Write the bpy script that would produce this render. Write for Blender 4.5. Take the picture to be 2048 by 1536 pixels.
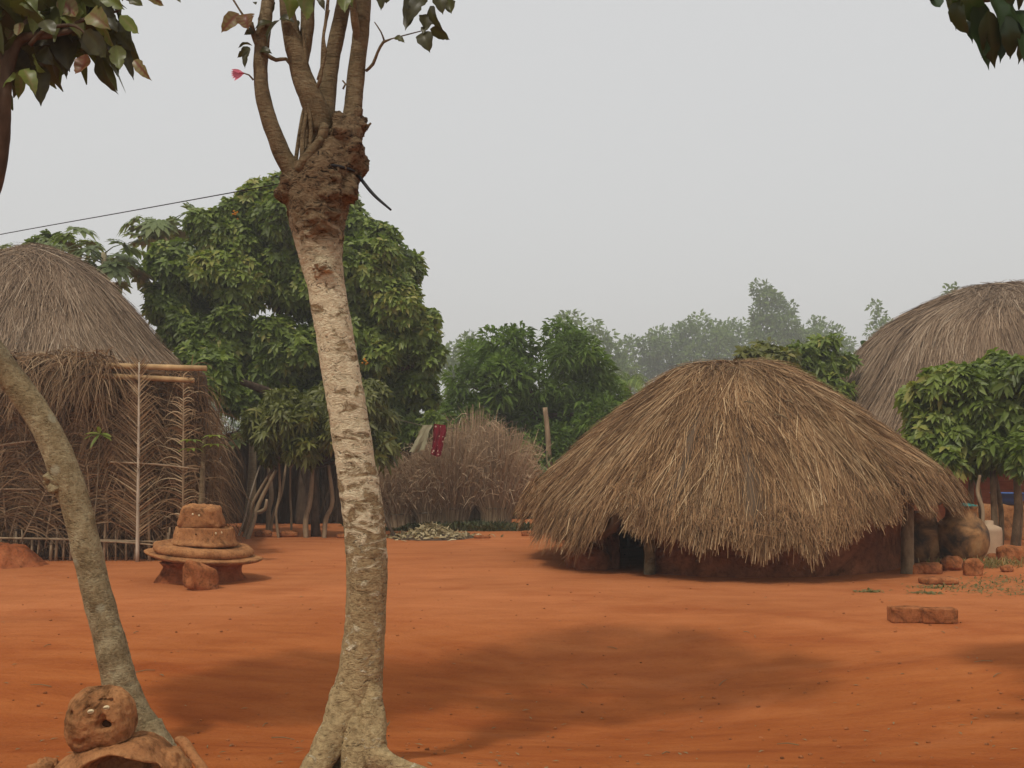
import bpy, math
import numpy as np
from mathutils import Vector

for _o in list(bpy.data.objects):
    bpy.data.objects.remove(_o)
SC = bpy.context.scene
COL = SC.collection
R = math.radians

# ------------------------------------------------------------------ camera
CAM_H = 1.5          # eye height, metres
FPX = 2100.0         # focal length in pixels of the 2048 px wide photograph
HOR = 910.0          # row of the horizon
cam_d = bpy.data.cameras.new('camera')
cam_d.sensor_width = 36.0
cam_d.lens = FPX / 2048.0 * 36.0
cam_d.shift_y = (HOR - 768.0) / 2048.0
cam_d.clip_start = 0.05
cam_d.clip_end = 2000.0
cam = bpy.data.objects.new('camera', cam_d)
cam.location = (0, 0, CAM_H)
cam.rotation_euler = (R(90), 0, 0)
COL.objects.link(cam)
SC.camera = cam

# ------------------------------------------------------------------ sky and sun
SUN_TO = Vector((0.29, 0.53, -1.0)).normalized()      # the way the light travels
SUN_EL = math.asin(-SUN_TO.z)
SUN_AZ = math.atan2(-SUN_TO.x, -SUN_TO.y)
world = bpy.data.worlds.new('World')
SC.world = world
world.use_nodes = True
wn = world.node_tree
wn.nodes.clear()
sky = wn.nodes.new('ShaderNodeTexSky')
sky.sky_type = 'NISHITA'
sky.sun_disc = False
sky.sun_elevation = SUN_EL
sky.sun_rotation = SUN_AZ
sky.dust_density = 6.0
sky.air_density = 1.5
wmix = wn.nodes.new('ShaderNodeMix')
wmix.data_type = 'RGBA'
wmix.inputs[0].default_value = 0.86                    # a high even veil of dust over the blue
wmix.inputs[7].default_value = (7.15, 7.12, 7.05, 1)
wbg = wn.nodes.new('ShaderNodeBackground')
wbg.inputs[1].default_value = 0.1
wout = wn.nodes.new('ShaderNodeOutputWorld')
wn.links.new(sky.outputs[0], wmix.inputs[6])
wn.links.new(wmix.outputs[2], wbg.inputs[0])
wn.links.new(wbg.outputs[0], wout.inputs[0])

sun_d = bpy.data.lights.new('sun', 'SUN')
sun_d.energy = 1.65
sun_d.angle = R(2.6)
sun_d.color = (1.0, 0.93, 0.82)
sun = bpy.data.objects.new('sun', sun_d)
sun.rotation_euler = SUN_TO.to_track_quat('-Z', 'Y').to_euler()
sun.location = (-8, -15, 30)
COL.objects.link(sun)

vs = SC.view_settings
vs.view_transform = 'Standard'
vs.look = 'None'
vs.exposure = 0.1
vs.gamma = 1.0
SC.cycles.max_bounces = 6
SC.cycles.diffuse_bounces = 3
SC.cycles.glossy_bounces = 2
SC.cycles.transmission_bounces = 4
SC.cycles.volume_bounces = 0
SC.cycles.transparent_max_bounces = 4


# ------------------------------------------------------------------ numbers and noise
def rg(seed):
    return np.random.default_rng(seed)


def A(x):
    return np.asarray(x, dtype=np.float64)


def nrm(v):
    v = A(v)
    return v / np.maximum(np.linalg.norm(v, axis=-1, keepdims=True), 1e-9)


def _h(ix, iy, iz, s):
    n = (ix.astype(np.uint32) * np.uint32(374761393) + iy.astype(np.uint32) * np.uint32(668265263)
         + iz.astype(np.uint32) * np.uint32(2246822519) + np.uint32((s * 3266489917) & 0xffffffff))
    n = (n ^ (n >> np.uint32(13))) * np.uint32(1274126177)
    n = n ^ (n >> np.uint32(16))
    return n.astype(np.float64) / 4294967295.0


def vnoise(p, s=0):
    p = A(p)
    i = np.floor(p).astype(np.int64)
    f = p - i
    f = f * f * (3 - 2 * f)
    o = 0
    for dx in (0, 1):
        for dy in (0, 1):
            for dz in (0, 1):
                w = (f[..., 0] if dx else 1 - f[..., 0]) * (f[..., 1] if dy else 1 - f[..., 1]) * (f[..., 2] if dz else 1 - f[..., 2])
                o = o + w * _h(i[..., 0] + dx, i[..., 1] + dy, i[..., 2] + dz, s)
    return o * 2 - 1


def fbm(p, s=0, o=4):
    p = A(p)
    r, a = 0, 1.0
    for k in range(o):
        r = r + a * vnoise(p * 2.03 ** k + 17.3 * k, s + k)
        a *= 0.5
    return r / 1.6


def gz(x, y):
    """height of the ground"""
    x, y = A(x), A(y)
    z = -0.30 * np.exp(-((x - 0.7) / 2.5) ** 2 - (np.abs(y - 7.3) / 1.75) ** 2.6)
    z = z + 0.05 * np.exp(-((x + 0.75) / 0.6) ** 2 - ((y - 5.0) / 0.6) ** 2)
    z = z + 0.08 * np.exp(-((x + 2.0) / 0.8) ** 2 - ((y - 4.7) / 0.8) ** 2)
    z = z - 0.06 * np.exp(-((x + 1.7) / 1.3) ** 2 - ((y - 6.6) / 0.9) ** 2)
    z = z + 0.10 * np.exp(-((x - 7.6) / 1.3) ** 2 - ((y - 13.6) / 1.2) ** 2)
    p = np.stack([x, y, 0 * x], -1)
    z = z + 0.02 * fbm(p * 0.8, 3, 4) * np.exp(-y / 30.0)
    return z


def P(u, v, d):
    """photo pixel at depth d -> point"""
    return A([(u - 1024.0) / FPX * d, d, CAM_H + (HOR - v) / FPX * d])


def ground_at(u, d):
    x = (u - 1024.0) / FPX * d
    return A([x, d, float(gz(x, d))])


# ------------------------------------------------------------------ geometry collector
class Geo:
    def __init__(s):
        s.V, s.Q, s.T3, s.T, s.n = [], [], [], [], 0

    def add(s, V, Q=None, T3=None, tint=0.5):
        V = A(V).reshape(-1, 3)
        if Q is not None and len(Q):
            s.Q.append(np.asarray(Q, dtype=np.int64).reshape(-1, 4) + s.n)
        if T3 is not None and len(T3):
            s.T3.append(np.asarray(T3, dtype=np.int64).reshape(-1, 3) + s.n)
        t = np.broadcast_to(A(tint), (len(V),)) if np.ndim(tint) == 0 else A(tint).reshape(-1)
        s.V.append(V)
        s.T.append(t)
        s.n += len(V)
        return s


def wloc(o):
    v = Vector((0, 0, 0))
    while o is not None:
        v = v + o.location
        o = o.parent
    return A(v)


def mk(name, geo, mat, parent=None, smooth=False, origin=None):
    me = bpy.data.meshes.new(name)
    V = np.concatenate(geo.V)
    T = np.concatenate(geo.T)
    base = wloc(parent) if parent is not None else (A(origin) if origin is not None else A([0, 0, 0]))
    V = V - base
    q = np.concatenate(geo.Q).ravel() if geo.Q else np.zeros(0, np.int64)
    t = np.concatenate(geo.T3).ravel() if geo.T3 else np.zeros(0, np.int64)
    nq, nt = len(q) // 4, len(t) // 3
    me.vertices.add(len(V))
    me.vertices.foreach_set('co', V.astype(np.float32).ravel())
    me.loops.add(len(q) + len(t))
    me.loops.foreach_set('vertex_index', np.concatenate([q, t]).astype(np.int32))
    me.polygons.add(nq + nt)
    st = np.concatenate([np.arange(nq) * 4, nq * 4 + np.arange(nt) * 3]).astype(np.int32)
    me.polygons.foreach_set('loop_start', st)
    if smooth:
        me.polygons.foreach_set('use_smooth', np.ones(nq + nt, dtype=bool))
    a = me.attributes.new('tint', 'FLOAT', 'POINT')
    a.data.foreach_set('value', T.astype(np.float32))
    me.update(calc_edges=True)
    me.validate()
    me.materials.append(mat)
    o = bpy.data.objects.new(name, me)
    COL.objects.link(o)
    if parent is not None:
        o.parent = parent
    else:
        o.location = tuple(base)
    return o


def tag(o, label=None, cat=None, group=None, kind=None):
    if label:
        o['label'] = label
    if cat:
        o['category'] = cat
    if group:
        o['group'] = group
    if kind:
        o['kind'] = kind
    return o


def thing(name, loc, label, cat, group=None):
    o = bpy.data.objects.new(name, None)
    o.empty_display_size = 0.2
    o.location = tuple(float(c) for c in loc)
    COL.objects.link(o)
    return tag(o, label, cat, group)


# ------------------------------------------------------------------ shapes
def spline(pts, step):
    pts = A(pts)
    k = pts.shape[1]
    if len(pts) == 2:
        n = max(2, int(np.linalg.norm((pts[1] - pts[0])[:3]) / step) + 1)
        t = np.linspace(0, 1, n)[:, None]
        return pts[0] * (1 - t) + pts[1] * t
    ext = np.vstack([2 * pts[0] - pts[1], pts, 2 * pts[-1] - pts[-2]])
    out = []
    for i in range(1, len(ext) - 2):
        p0, p1, p2, p3 = ext[i - 1], ext[i], ext[i + 1], ext[i + 2]
        n = max(1, int(np.linalg.norm((p2 - p1)[:3]) / step))
        t = (np.arange(n) / n)[:, None]
        out.append(0.5 * (2 * p1 + (p2 - p0) * t + (2 * p0 - 5 * p1 + 4 * p2 - p3) * t ** 2 + (3 * p1 - p0 - 3 * p2 + p3) * t ** 3))
    out.append(pts[-1:].copy())
    return np.vstack(out)


def tube(g, pts, rad, n=10, step=0.1, rough=0.0, freq=8.0, seed=0, tint=0.5, flat=None):
    pts = A(pts)
    rad = np.broadcast_to(A(rad), (len(pts),))
    C = spline(np.column_stack([pts, rad]), step)
    c, r = C[:, :3], np.maximum(C[:, 3], 0.0005)
    d = nrm(np.gradient(c, axis=0))
    a = np.cross(d[0], [0.3, 1, 0.1])
    if np.linalg.norm(a) < 0.1:
        a = np.cross(d[0], [1, 0, 0])
    a = nrm(a)
    fr = []
    for i in range(len(c)):
        a = nrm(a - d[i] * np.dot(a, d[i]))
        fr.append(a)
    a = A(fr)
    b = np.cross(d, a)
    th = np.linspace(0, 2 * np.pi, n, endpoint=False)
    dirs = a[:, None, :] * np.cos(th)[None, :, None] + b[:, None, :] * np.sin(th)[None, :, None]
    rr = r[:, None] * np.ones((1, n))
    if rough:
        q = c[:, None, :] + dirs * r[:, None, None]
        rr = rr * (1 + rough * fbm(q * freq, seed, 4))
    V = c[:, None, :] + dirs * rr[..., None]
    m = len(c)
    i, j = np.meshgrid(np.arange(m - 1), np.arange(n), indexing='ij')
    Q = np.stack([i * n + j, i * n + (j + 1) % n, (i + 1) * n + (j + 1) % n, (i + 1) * n + j], -1).reshape(-1, 4)
    V = V.reshape(-1, 3)
    k = len(V)
    V = np.vstack([V, c[:1], c[-1:]])
    jj = np.arange(n)
    T3 = np.vstack([np.stack([np.full(n, k), (jj + 1) % n, jj], -1), np.stack([np.full(n, k + 1), (m - 1) * n + jj, (m - 1) * n + (jj + 1) % n], -1)])
    g.add(V, Q, T3, tint)
    return g


def lathe(g, prof, centre, n=48, rough=0.0, freq=5.0, seed=0, tilt=(0, 0), wob=0.0, tint=0.5, step=None, squash=(1, 1)):
    pr = A(prof)
    if step:
        pr = spline(np.column_stack([pr, np.zeros(len(pr))]), step)[:, :2]
    th = np.linspace(0, 2 * np.pi, n, endpoint=False)
    w = 1 + wob * vnoise(np.stack([np.cos(th) * 1.4, np.sin(th) * 1.4, 0 * th + seed], -1), seed)
    x = pr[:, 0][:, None] * np.cos(th) * w * squash[0]
    y = pr[:, 0][:, None] * np.sin(th) * w * squash[1]
    z = pr[:, 1][:, None] + 0 * th
    V = np.stack([x, y, z], -1)
    if rough:
        N = nrm(np.stack([x, y, 0.3 * np.ones_like(x)], -1))
        V = V + N * (rough * fbm(V * freq + seed, seed, 4))[..., None] * np.minimum(1, pr[:, 0] / 0.03)[:, None, None]
    V[..., 2] += V[..., 0] * tilt[0] + V[..., 1] * tilt[1]
    V = V + A(centre)
    m = len(pr)
    i, j = np.meshgrid(np.arange(m - 1), np.arange(n), indexing='ij')
    Q = np.stack([i * n + j, i * n + (j + 1) % n, (i + 1) * n + (j + 1) % n, (i + 1) * n + j], -1).reshape(-1, 4)
    g.add(V.reshape(-1, 3), Q, None, tint)
    return g


def blob(g, centre, size, ex=1.0, rough=0.08, freq=4.0, seed=0, nu=40, nv=24, rz=0.0, tint=0.5, tiltx=0.0, tilty=0.0):
    """rounded block or stone: superellipsoid (ex 1 = round, 0.3 = brick) with noise"""
    th = np.linspace(0, 2 * np.pi, nu, endpoint=False)
    ph = np.linspace(-np.pi / 2, np.pi / 2, nv)
    PH, TH = np.meshgrid(ph, th, indexing='ij')
    f = lambda c: np.sign(c) * np.abs(c) ** ex
    V = np.stack([f(np.cos(PH)) * f(np.cos(TH)), f(np.cos(PH)) * f(np.sin(TH)), f(np.sin(PH))], -1)
    D = nrm(V)
    V = V * A(size) * 0.5
    V = V + D * (rough * min(size) * fbm(V / max(size) * freq + seed * 3.1, seed, 4))[..., None]
    x, y, z = V[..., 0], V[..., 1], V[..., 2]
    z = z + x * tiltx + y * tilty
    V = np.stack([x * math.cos(rz) - y * math.sin(rz), x * math.sin(rz) + y * math.cos(rz), z], -1) + A(centre)
    i, j = np.meshgrid(np.arange(nv - 1), np.arange(nu), indexing='ij')
    Q = np.stack([i * nu + j, i * nu + (j + 1) % nu, (i + 1) * nu + (j + 1) % nu, (i + 1) * nu + j], -1).reshape(-1, 4)
    g.add(V.reshape(-1, 3), Q, None, tint)
    return g


def ribbons(g, paths, width, normal, tint, taper=0.35):
    """N strips through K points each"""
    paths = A(paths)
    N, K, _ = paths.shape
    width = np.broadcast_to(A(width), (N,))
    d = nrm(np.gradient(paths, axis=1))
    n = A(normal)
    if n.ndim == 2:
        n = n[:, None, :]
    s = nrm(np.cross(d, np.broadcast_to(n, d.shape)))
    w = 0.5 * width[:, None] * np.linspace(1, taper, K)[None, :]
    V = np.stack([paths - s * w[..., None], paths + s * w[..., None]], 2)
    k = np.arange(K - 1)
    base = (np.arange(N) * K * 2)[:, None]
    Q = np.stack([base + 2 * k, base + 2 * k + 1, base + 2 * k + 3, base + 2 * k + 2], -1).reshape(-1, 4)
    g.add(V.reshape(-1, 3), Q, None, np.repeat(np.broadcast_to(A(tint), (N,)), K * 2))
    return g


def leaves(g, base, dirv, up, L, W, tint, rows=3, droop=0.25, fold=0.25, wave=0.0, rng=None, tipw=0.9):
    base, d, up = A(base), nrm(dirv), A(up)
    N = len(base)
    if N == 0:
        return g
    L = np.broadcast_to(A(L), (N,))
    W = np.broadcast_to(A(W), (N,))
    droop = np.broadcast_to(A(droop), (N,))
    s = nrm(np.cross(d, up))
    n = np.cross(s, d)
    t = np.linspace(0, 1, rows + 1)
    wp = np.clip((t + 0.02) ** 0.65 * (1.02 - t) ** tipw, 0, None)
    wp = wp / wp.max()
    c = base[:, None, :] + d[:, None, :] * (L[:, None] * t)[..., None]
    c = c - A([0, 0, 1]) * (droop[:, None] * L[:, None] * t ** 2)[..., None]
    half = 0.5 * W[:, None] * wp
    hz = fold * half
    if wave and rng is not None:
        ph = rng.uniform(0, 6.28, (N, 1))
        hzl = hz + wave * half * np.sin(ph + t * 9)
        hzr = hz + wave * half * np.sin(ph + 2 + t * 10)
        half = half * (1 + 0.12 * np.sin(ph * 2 + t * 14))
    else:
        hzl = hzr = hz
    Lf = c - s[:, None, :] * half[..., None] + n[:, None, :] * hzl[..., None]
    Rf = c + s[:, None, :] * half[..., None] + n[:, None, :] * hzr[..., None]
    V = np.stack([Lf, c, Rf], 2)
    K = rows + 1
    k = np.arange(rows)
    b = (np.arange(N) * K * 3)[:, None]
    q1 = np.stack([b + 3 * k, b + 3 * k + 1, b + 3 * k + 4, b + 3 * k + 3], -1)
    q2 = np.stack([b + 3 * k + 1, b + 3 * k + 2, b + 3 * k + 5, b + 3 * k + 4], -1)
    g.add(V.reshape(-1, 3), np.concatenate([q1.reshape(-1, 4), q2.reshape(-1, 4)]), None,
          np.repeat(np.broadcast_to(A(tint), (N,)), K * 3))
    return g


def leaf_fine(g, base, tip, nv, W, tint, rng, rows=12, curl=0.25):
    """one close leaf with a rounded blade, drip tip, midrib, arched length and a little insect damage"""
    base, tip = A(base), A(tip)
    L = np.linalg.norm(tip - base)
    d = (tip - base) / L
    s = nrm(np.cross(d, A(nv)))
    n = np.cross(s, d)
    t = np.linspace(0, 1, rows + 1)
    w = np.sin(np.pi * np.clip(t, 0, 1) ** 0.8) ** 0.75 * (1 - 0.35 * t)
    w = w * np.clip((1.0 - t) / 0.16, 0.12, 1) * np.clip(t / 0.06, 0.12, 1)
    w = w / w.max() * W * 0.5
    cs = A([-1, -.72, -.38, -.07, .07, .38, .72, 1])
    tw = rng.normal(0, 0.5)
    ar = rng.uniform(0.04, 0.16) * rng.choice([-1, 1, 1])
    ph = rng.uniform(0, 6.28)
    cup = rng.uniform(0.12, 0.4)
    edge = 1 + 0.06 * np.sin(ph + t * 21)[:, None] * (np.abs(cs) > .9) - (rng.uniform(size=(rows + 1, 8)) < .06) * (np.abs(cs) > .9) * .35
    x = w[:, None] * cs * edge
    up = cup * np.abs(x) + 0.10 * w[:, None] * np.sin(ph + t[:, None] * 11 + cs * 1.5) * (np.abs(cs) ** 2)
    c = base + d * (L * t)[:, None] + n * (ar * L * np.sin(np.pi * t))[:, None]
    ang = tw * t
    sv = s[None] * np.cos(ang)[:, None] + n[None] * np.sin(ang)[:, None]
    nn = -s[None] * np.sin(ang)[:, None] + n[None] * np.cos(ang)[:, None]
    V = c[:, None] + sv[:, None] * x[..., None] + nn[:, None] * up[..., None]
    i, j = np.meshgrid(np.arange(rows), np.arange(7), indexing='ij')
    Q = np.stack([i * 8 + j, i * 8 + j + 1, (i + 1) * 8 + j + 1, (i + 1) * 8 + j], -1).reshape(-1, 4)
    tt = tint + 0.10 * (np.abs(cs) < .1) + 0.05 * np.sin(t * 40)[:, None] * (np.abs(cs) > .3) + 0 * x
    g.add(V.reshape(-1, 3), Q, None, np.clip(tt, 0, 1).reshape(-1))
    return g


def leafquads(g, base, dirv, up, L, W, tint):
    base, d = A(base), nrm(dirv)
    N = len(base)
    s = nrm(np.cross(d, up))
    L = np.broadcast_to(A(L), (N,))[:, None]
    W = np.broadcast_to(A(W), (N,))[:, None]
    V = np.stack([base, base + d * L * 0.45 - s * W / 2, base + d * L - A([0, 0, 1]) * L * 0.15, base + d * L * 0.45 + s * W / 2], 1)
    Q = np.arange(N * 4).reshape(-1, 4)
    g.add(V.reshape(-1, 3), Q, None, np.repeat(np.broadcast_to(A(tint), (N,)), 4))
    return g


def rdir(rng, n):
    return nrm(rng.normal(size=(n, 3)))


def lump_points(lumps, n, rng, lo=0.86, hi=1.06, cut=0.8, front=None):
    C = A([l[0] for l in lumps])
    S = A([np.broadcast_to(A(l[1]), (3,)) for l in lumps])
    w = (S.prod(1)) ** (2 / 3)
    k = rng.choice(len(lumps), n, p=w / w.sum())
    d = rdir(rng, n)
    p = C[k] + S[k] * d * rng.uniform(lo, hi, (n, 1))
    ok = np.ones(n, bool)
    for i in range(len(lumps)):
        q = np.linalg.norm((p - C[i]) / S[i], axis=1)
        ok &= ~((q < cut) & (k != i))
    return p[ok], nrm(d / S[k])[ok]


def rosettes(g, lumps, n, L, W, rng, per=6, rows=3, droop=0.3, up=0.35, spread=70, inner=0.25, fold=0.25, wave=0.0, tlo=0.1, thi=0.9):
    p, nn = lump_points(lumps, n, rng)
    if inner:
        pi, ni = lump_points(lumps, int(n * inner), rng, 0.35, 0.85, 0.0)
        p, nn = np.vstack([p, pi]), np.vstack([nn, ni])
    m = len(p)
    ax = nrm(nn + A([0, 0, up]) + 0.35 * rng.normal(size=(m, 3)))
    a = nrm(np.cross(ax, rdir(rng, m)))
    b = np.cross(ax, a)
    rt = np.clip(0.5 + 0.35 * vnoise(p * 1.1, 5) + rng.normal(0, 0.2, m), 0, 1)
    B, D, U, LL, TT = [], [], [], [], []
    for i in range(per):
        an = 2 * np.pi * i / per + rng.uniform(-0.4, 0.4, m)
        el = np.radians(rng.normal(spread, 14, m))
        rad = a * np.cos(an)[:, None] + b * np.sin(an)[:, None]
        D.append(ax * np.cos(el)[:, None] + rad * np.sin(el)[:, None])
        U.append(ax)
        sc = rng.uniform(0.65, 1.15, m)
        LL.append(sc)
        B.append(p + ax * rng.uniform(-0.25, 0.1, (m, 1)) * L)
        TT.append(np.clip(rt + rng.normal(0, 0.1, m), 0, 1))
    sc = np.concatenate(LL)
    return leaves(g, np.vstack(B), np.vstack(D), np.vstack(U) + 0.01, L * sc, W * sc, tlo + (thi - tlo) * np.concatenate(TT),
                  rows=rows, droop=droop, fold=fold, wave=wave, rng=rng)


def sprays(g, lumps, n, L, W, rng, droop=0.4, rows=2, tuft=0.0, inner=0.2, quads=False, tlo=0.0, thi=1.0, up=0.2, jit=0.7):
    p, nn = lump_points(lumps, n, rng, 0.8, 1.08)
    if inner:
        pi, ni = lump_points(lumps, int(n * inner), rng, 0.2, 0.85, 0.0)
        p, nn = np.vstack([p, pi]), np.vstack([nn, ni])
    m = len(p)
    d = nrm(nn + A([0, 0, up]) + jit * rng.normal(size=(m, 3)))
    t = np.clip(0.5 + 0.4 * vnoise(p * tuft, 9) + rng.normal(0, 0.15, m), 0, 1) if tuft else rng.uniform(0, 1, m)
    sc = rng.uniform(0.6, 1.2, m)
    u = nrm(nn + 0.5 * rng.normal(size=(m, 3)) + A([0, 0, 0.4]))
    if quads:
        leafquads(g, p, d, u, L * sc, W * sc, tlo + (thi - tlo) * t)
    else:
        leaves(g, p, d, u, L * sc, W * sc, tlo + (thi - tlo) * t, rows=rows, droop=droop)
    return g


def sublumps(lumps, rng, k=7, f=0.42, core=0.84):
    out = []
    for c, r in lumps:
        r = np.broadcast_to(A(r), (3,))
        out.append((A(c), r * core))
        for q in range(k):
            d = rdir(rng, 1)[0]
            if d[1] > 0.5:
                d[1] = -d[1]
            rr = f * rng.uniform(0.6, 1.15)
            out.append((A(c) + d * r * (1.02 - rr * 0.55), r * rr))
    return out


def px_lumps(rows, d, depth=0.85, rng=None, jitter=0.5):
    out = []
    for r_ in rows:
        u, v, r = r_[:3]
        rr = r / FPX * d
        dd = d + (rng.uniform(-jitter, jitter) if rng is not None else 0) + (r_[3] if len(r_) > 3 else 0)
        out.append((P(u, v, dd), (rr, rr * depth, rr * 0.92)))
    return out


# ------------------------------------------------------------------ materials
def mat_new(name):
    m = bpy.data.materials.new(name)
    m.use_nodes = True
    nt = m.node_tree
    b = nt.nodes['Principled BSDF']
    b.inputs['Specular IOR Level'].default_value = 0.15
    b.inputs['Roughness'].default_value = 0.85
    return m, nt, b


def N(nt, t, **kw):
    n = nt.nodes.new(t)
    for k, v in kw.items():
        setattr(n, k, v)
    return n


def coords(nt, scale=(1, 1, 1), rot=(0, 0, 0)):
    tc = N(nt, 'ShaderNodeTexCoord')
    mp = N(nt, 'ShaderNodeMapping')
    mp.inputs['Scale'].default_value = scale
    mp.inputs['Rotation'].default_value = rot
    nt.links.new(tc.outputs['Object'], mp.inputs[0])
    return mp.outputs[0]


def noise(nt, vec, scale, detail=5, rough=0.55, dist=0.0):
    n = N(nt, 'ShaderNodeTexNoise')
    n.inputs['Scale'].default_value = scale
    n.inputs['Detail'].default_value = detail
    n.inputs['Roughness'].default_value = rough
    n.inputs['Distortion'].default_value = dist
    if vec is not None:
        nt.links.new(vec, n.inputs['Vector'])
    return n.outputs['Fac']


def ramp(nt, fac, stops, interp='LINEAR'):
    r = N(nt, 'ShaderNodeValToRGB')
    cr = r.color_ramp
    cr.interpolation = interp
    while len(cr.elements) < len(stops):
        cr.elements.new(0.5)
    for e, (p, c) in zip(cr.elements, stops):
        e.position = p
        e.color = (c, c, c, 1) if np.ndim(c) == 0 else (*c, 1)
    nt.links.new(fac, r.inputs[0])
    return r.outputs[0]


def mix(nt, fac, a, b, mode='MIX'):
    m = N(nt, 'ShaderNodeMix', data_type='RGBA', blend_type=mode)
    for s, i in ((fac, 0), (a, 6), (b, 7)):
        if isinstance(s, (int, float)):
            m.inputs[i].default_value = s
        elif isinstance(s, tuple):
            m.inputs[i].default_value = (*s, 1)
        else:
            nt.links.new(s, m.inputs[i])
    return m.outputs[2]


def math_(nt, op, a, b=0.5, clamp=False):
    m = N(nt, 'ShaderNodeMath', operation=op, use_clamp=clamp)
    for s, i in ((a, 0), (b, 1)):
        if isinstance(s, (int, float)):
            m.inputs[i].default_value = s
        else:
            nt.links.new(s, m.inputs[i])
    return m.outputs[0]


def bump(nt, b, h, strength=0.5, dist=0.02):
    n = N(nt, 'ShaderNodeBump')
    n.inputs['Strength'].default_value = strength
    n.inputs['Distance'].default_value = dist
    nt.links.new(h, n.inputs['Height'])
    nt.links.new(n.outputs[0], b.inputs['Normal'])


def attr(nt, name='tint'):
    a = N(nt, 'ShaderNodeAttribute', attribute_name=name)
    return a.outputs['Fac']


def m_leaf(name, stops, trans=0.3, rough=0.45, spec=0.35, accent=None):
    m, nt, b = mat_new(name)
    c = ramp(nt, attr(nt), stops)
    nt.links.new(c, b.inputs['Base Color'])
    b.inputs['Roughness'].default_value = rough
    b.inputs['Specular IOR Level'].default_value = spec
    tr = N(nt, 'ShaderNodeBsdfTranslucent')
    c2 = mix(nt, 1.0, c, (1.3, 1.45, 0.6), 'MULTIPLY')
    nt.links.new(c2, tr.inputs[0])
    ms = N(nt, 'ShaderNodeMixShader')
    ms.inputs[0].default_value = trans
    nt.links.new(b.outputs[0], ms.inputs[1])
    nt.links.new(tr.outputs[0], ms.inputs[2])
    nt.links.new(ms.outputs[0], nt.nodes['Material Output'].inputs[0])
    return m


def m_straw(name, stops, blotch=0.35):
    m, nt, b = mat_new(name)
    c = ramp(nt, attr(nt), stops)
    n = noise(nt, coords(nt), 0.9, 4)
    k = ramp(nt, n, [(0.3, 1 - blotch), (0.7, 1.0)])
    c = mix(nt, 1.0, c, k, 'MULTIPLY')
    nt.links.new(c, b.inputs['Base Color'])
    b.inputs['Roughness'].default_value = 0.7
    b.inputs['Specular IOR Level'].default_value = 0.2
    return m


def m_earth(name, c1, c2, c3, scale=6.0, bumpd=0.02, bs=0.6, pit=0.0):
    m, nt, b = mat_new(name)
    v = coords(nt)
    n1 = noise(nt, v, scale, 6, 0.6)
    n2 = noise(nt, v, scale * 5, 5, 0.65)
    c = ramp(nt, n1, [(0.3, c1), (0.5, c2), (0.72, c3)])
    sp = ramp(nt, n2, [(0.32, 0.55), (0.5, 1.0), (0.75, 1.1)])
    c = mix(nt, 0.8, c, sp, 'MULTIPLY')
    n3 = noise(nt, v, scale * 0.55, 6, 0.7, 0.8)
    n4 = noise(nt, v, scale * 14, 4, 0.7)
    c = mix(nt, 1.0, c, ramp(nt, n3, [(0.36, 0.42), (0.47, 1.0), (0.62, 1.08)]), 'MULTIPLY')
    c = mix(nt, 0.6, c, ramp(nt, n4, [(0.3, 0.55), (0.46, 1.0), (0.72, 1.15)]), 'MULTIPLY')
    nt.links.new(c, b.inputs['Base Color'])
    h = math_(nt, 'ADD', math_(nt, 'ADD', n1, math_(nt, 'MULTIPLY', n4, 0.35)), math_(nt, 'MULTIPLY', n2, 0.7))
    bump(nt, b, h, bs, bumpd)
    b.inputs['Roughness'].default_value = 0.95
    b.inputs['Specular IOR Level'].default_value = 0.05
    return m


def m_wood(name, c1, c2, scale=10.0, stretch=0.15, bumpd=0.01):
    m, nt, b = mat_new(name)
    v = coords(nt, (1, 1, stretch))
    n1 = noise(nt, v, scale, 6, 0.6)
    n2 = noise(nt, coords(nt), scale * 0.4, 3)
    c = ramp(nt, n1, [(0.32, c1), (0.68, c2)])
    k = ramp(nt, n2, [(0.3, 0.7), (0.7, 1.1)])
    c = mix(nt, 1.0, c, k, 'MULTIPLY')
    nt.links.new(c, b.inputs['Base Color'])
    bump(nt, b, n1, 0.6, bumpd)
    return m


def m_plain(name, c, rough=0.6, spec=0.3, var=0.15):
    m, nt, b = mat_new(name)
    n = noise(nt, coords(nt), 7.0, 4)
    k = ramp(nt, n, [(0.3, 1 - var), (0.7, 1.0)])
    nt.links.new(mix(nt, 1.0, tuple(c), k, 'MULTIPLY'), b.inputs['Base Color'])
    b.inputs['Roughness'].default_value = rough
    b.inputs['Specular IOR Level'].default_value = spec
    return m


M = {}
# ground: swept laterite
m, nt, b = mat_new('laterite_soil')
vw = coords(nt, (0.35, 1.0, 1.0), (0, 0, R(-24)))
v1 = coords(nt)
nb = noise(nt, v1, 0.35, 5, 0.6)
ns = noise(nt, vw, 2.6, 6, 0.65, 0.4)
nf = noise(nt, v1, 38.0, 4, 0.7)
tc = N(nt, 'ShaderNodeTexCoord')
sep = N(nt, 'ShaderNodeSeparateXYZ')
nt.links.new(tc.outputs['Object'], sep.inputs[0])
yy = math_(nt, 'ADD', sep.outputs[1], math_(nt, 'MULTIPLY', nb, 3.0))
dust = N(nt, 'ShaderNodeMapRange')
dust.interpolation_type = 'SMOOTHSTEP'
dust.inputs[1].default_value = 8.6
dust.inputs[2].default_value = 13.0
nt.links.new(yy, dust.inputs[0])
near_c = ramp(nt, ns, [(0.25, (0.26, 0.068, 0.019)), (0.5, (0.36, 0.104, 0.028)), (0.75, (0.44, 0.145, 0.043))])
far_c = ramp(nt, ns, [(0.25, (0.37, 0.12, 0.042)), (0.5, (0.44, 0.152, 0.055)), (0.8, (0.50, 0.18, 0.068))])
c = mix(nt, dust.outputs[0], near_c, far_c)
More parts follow.
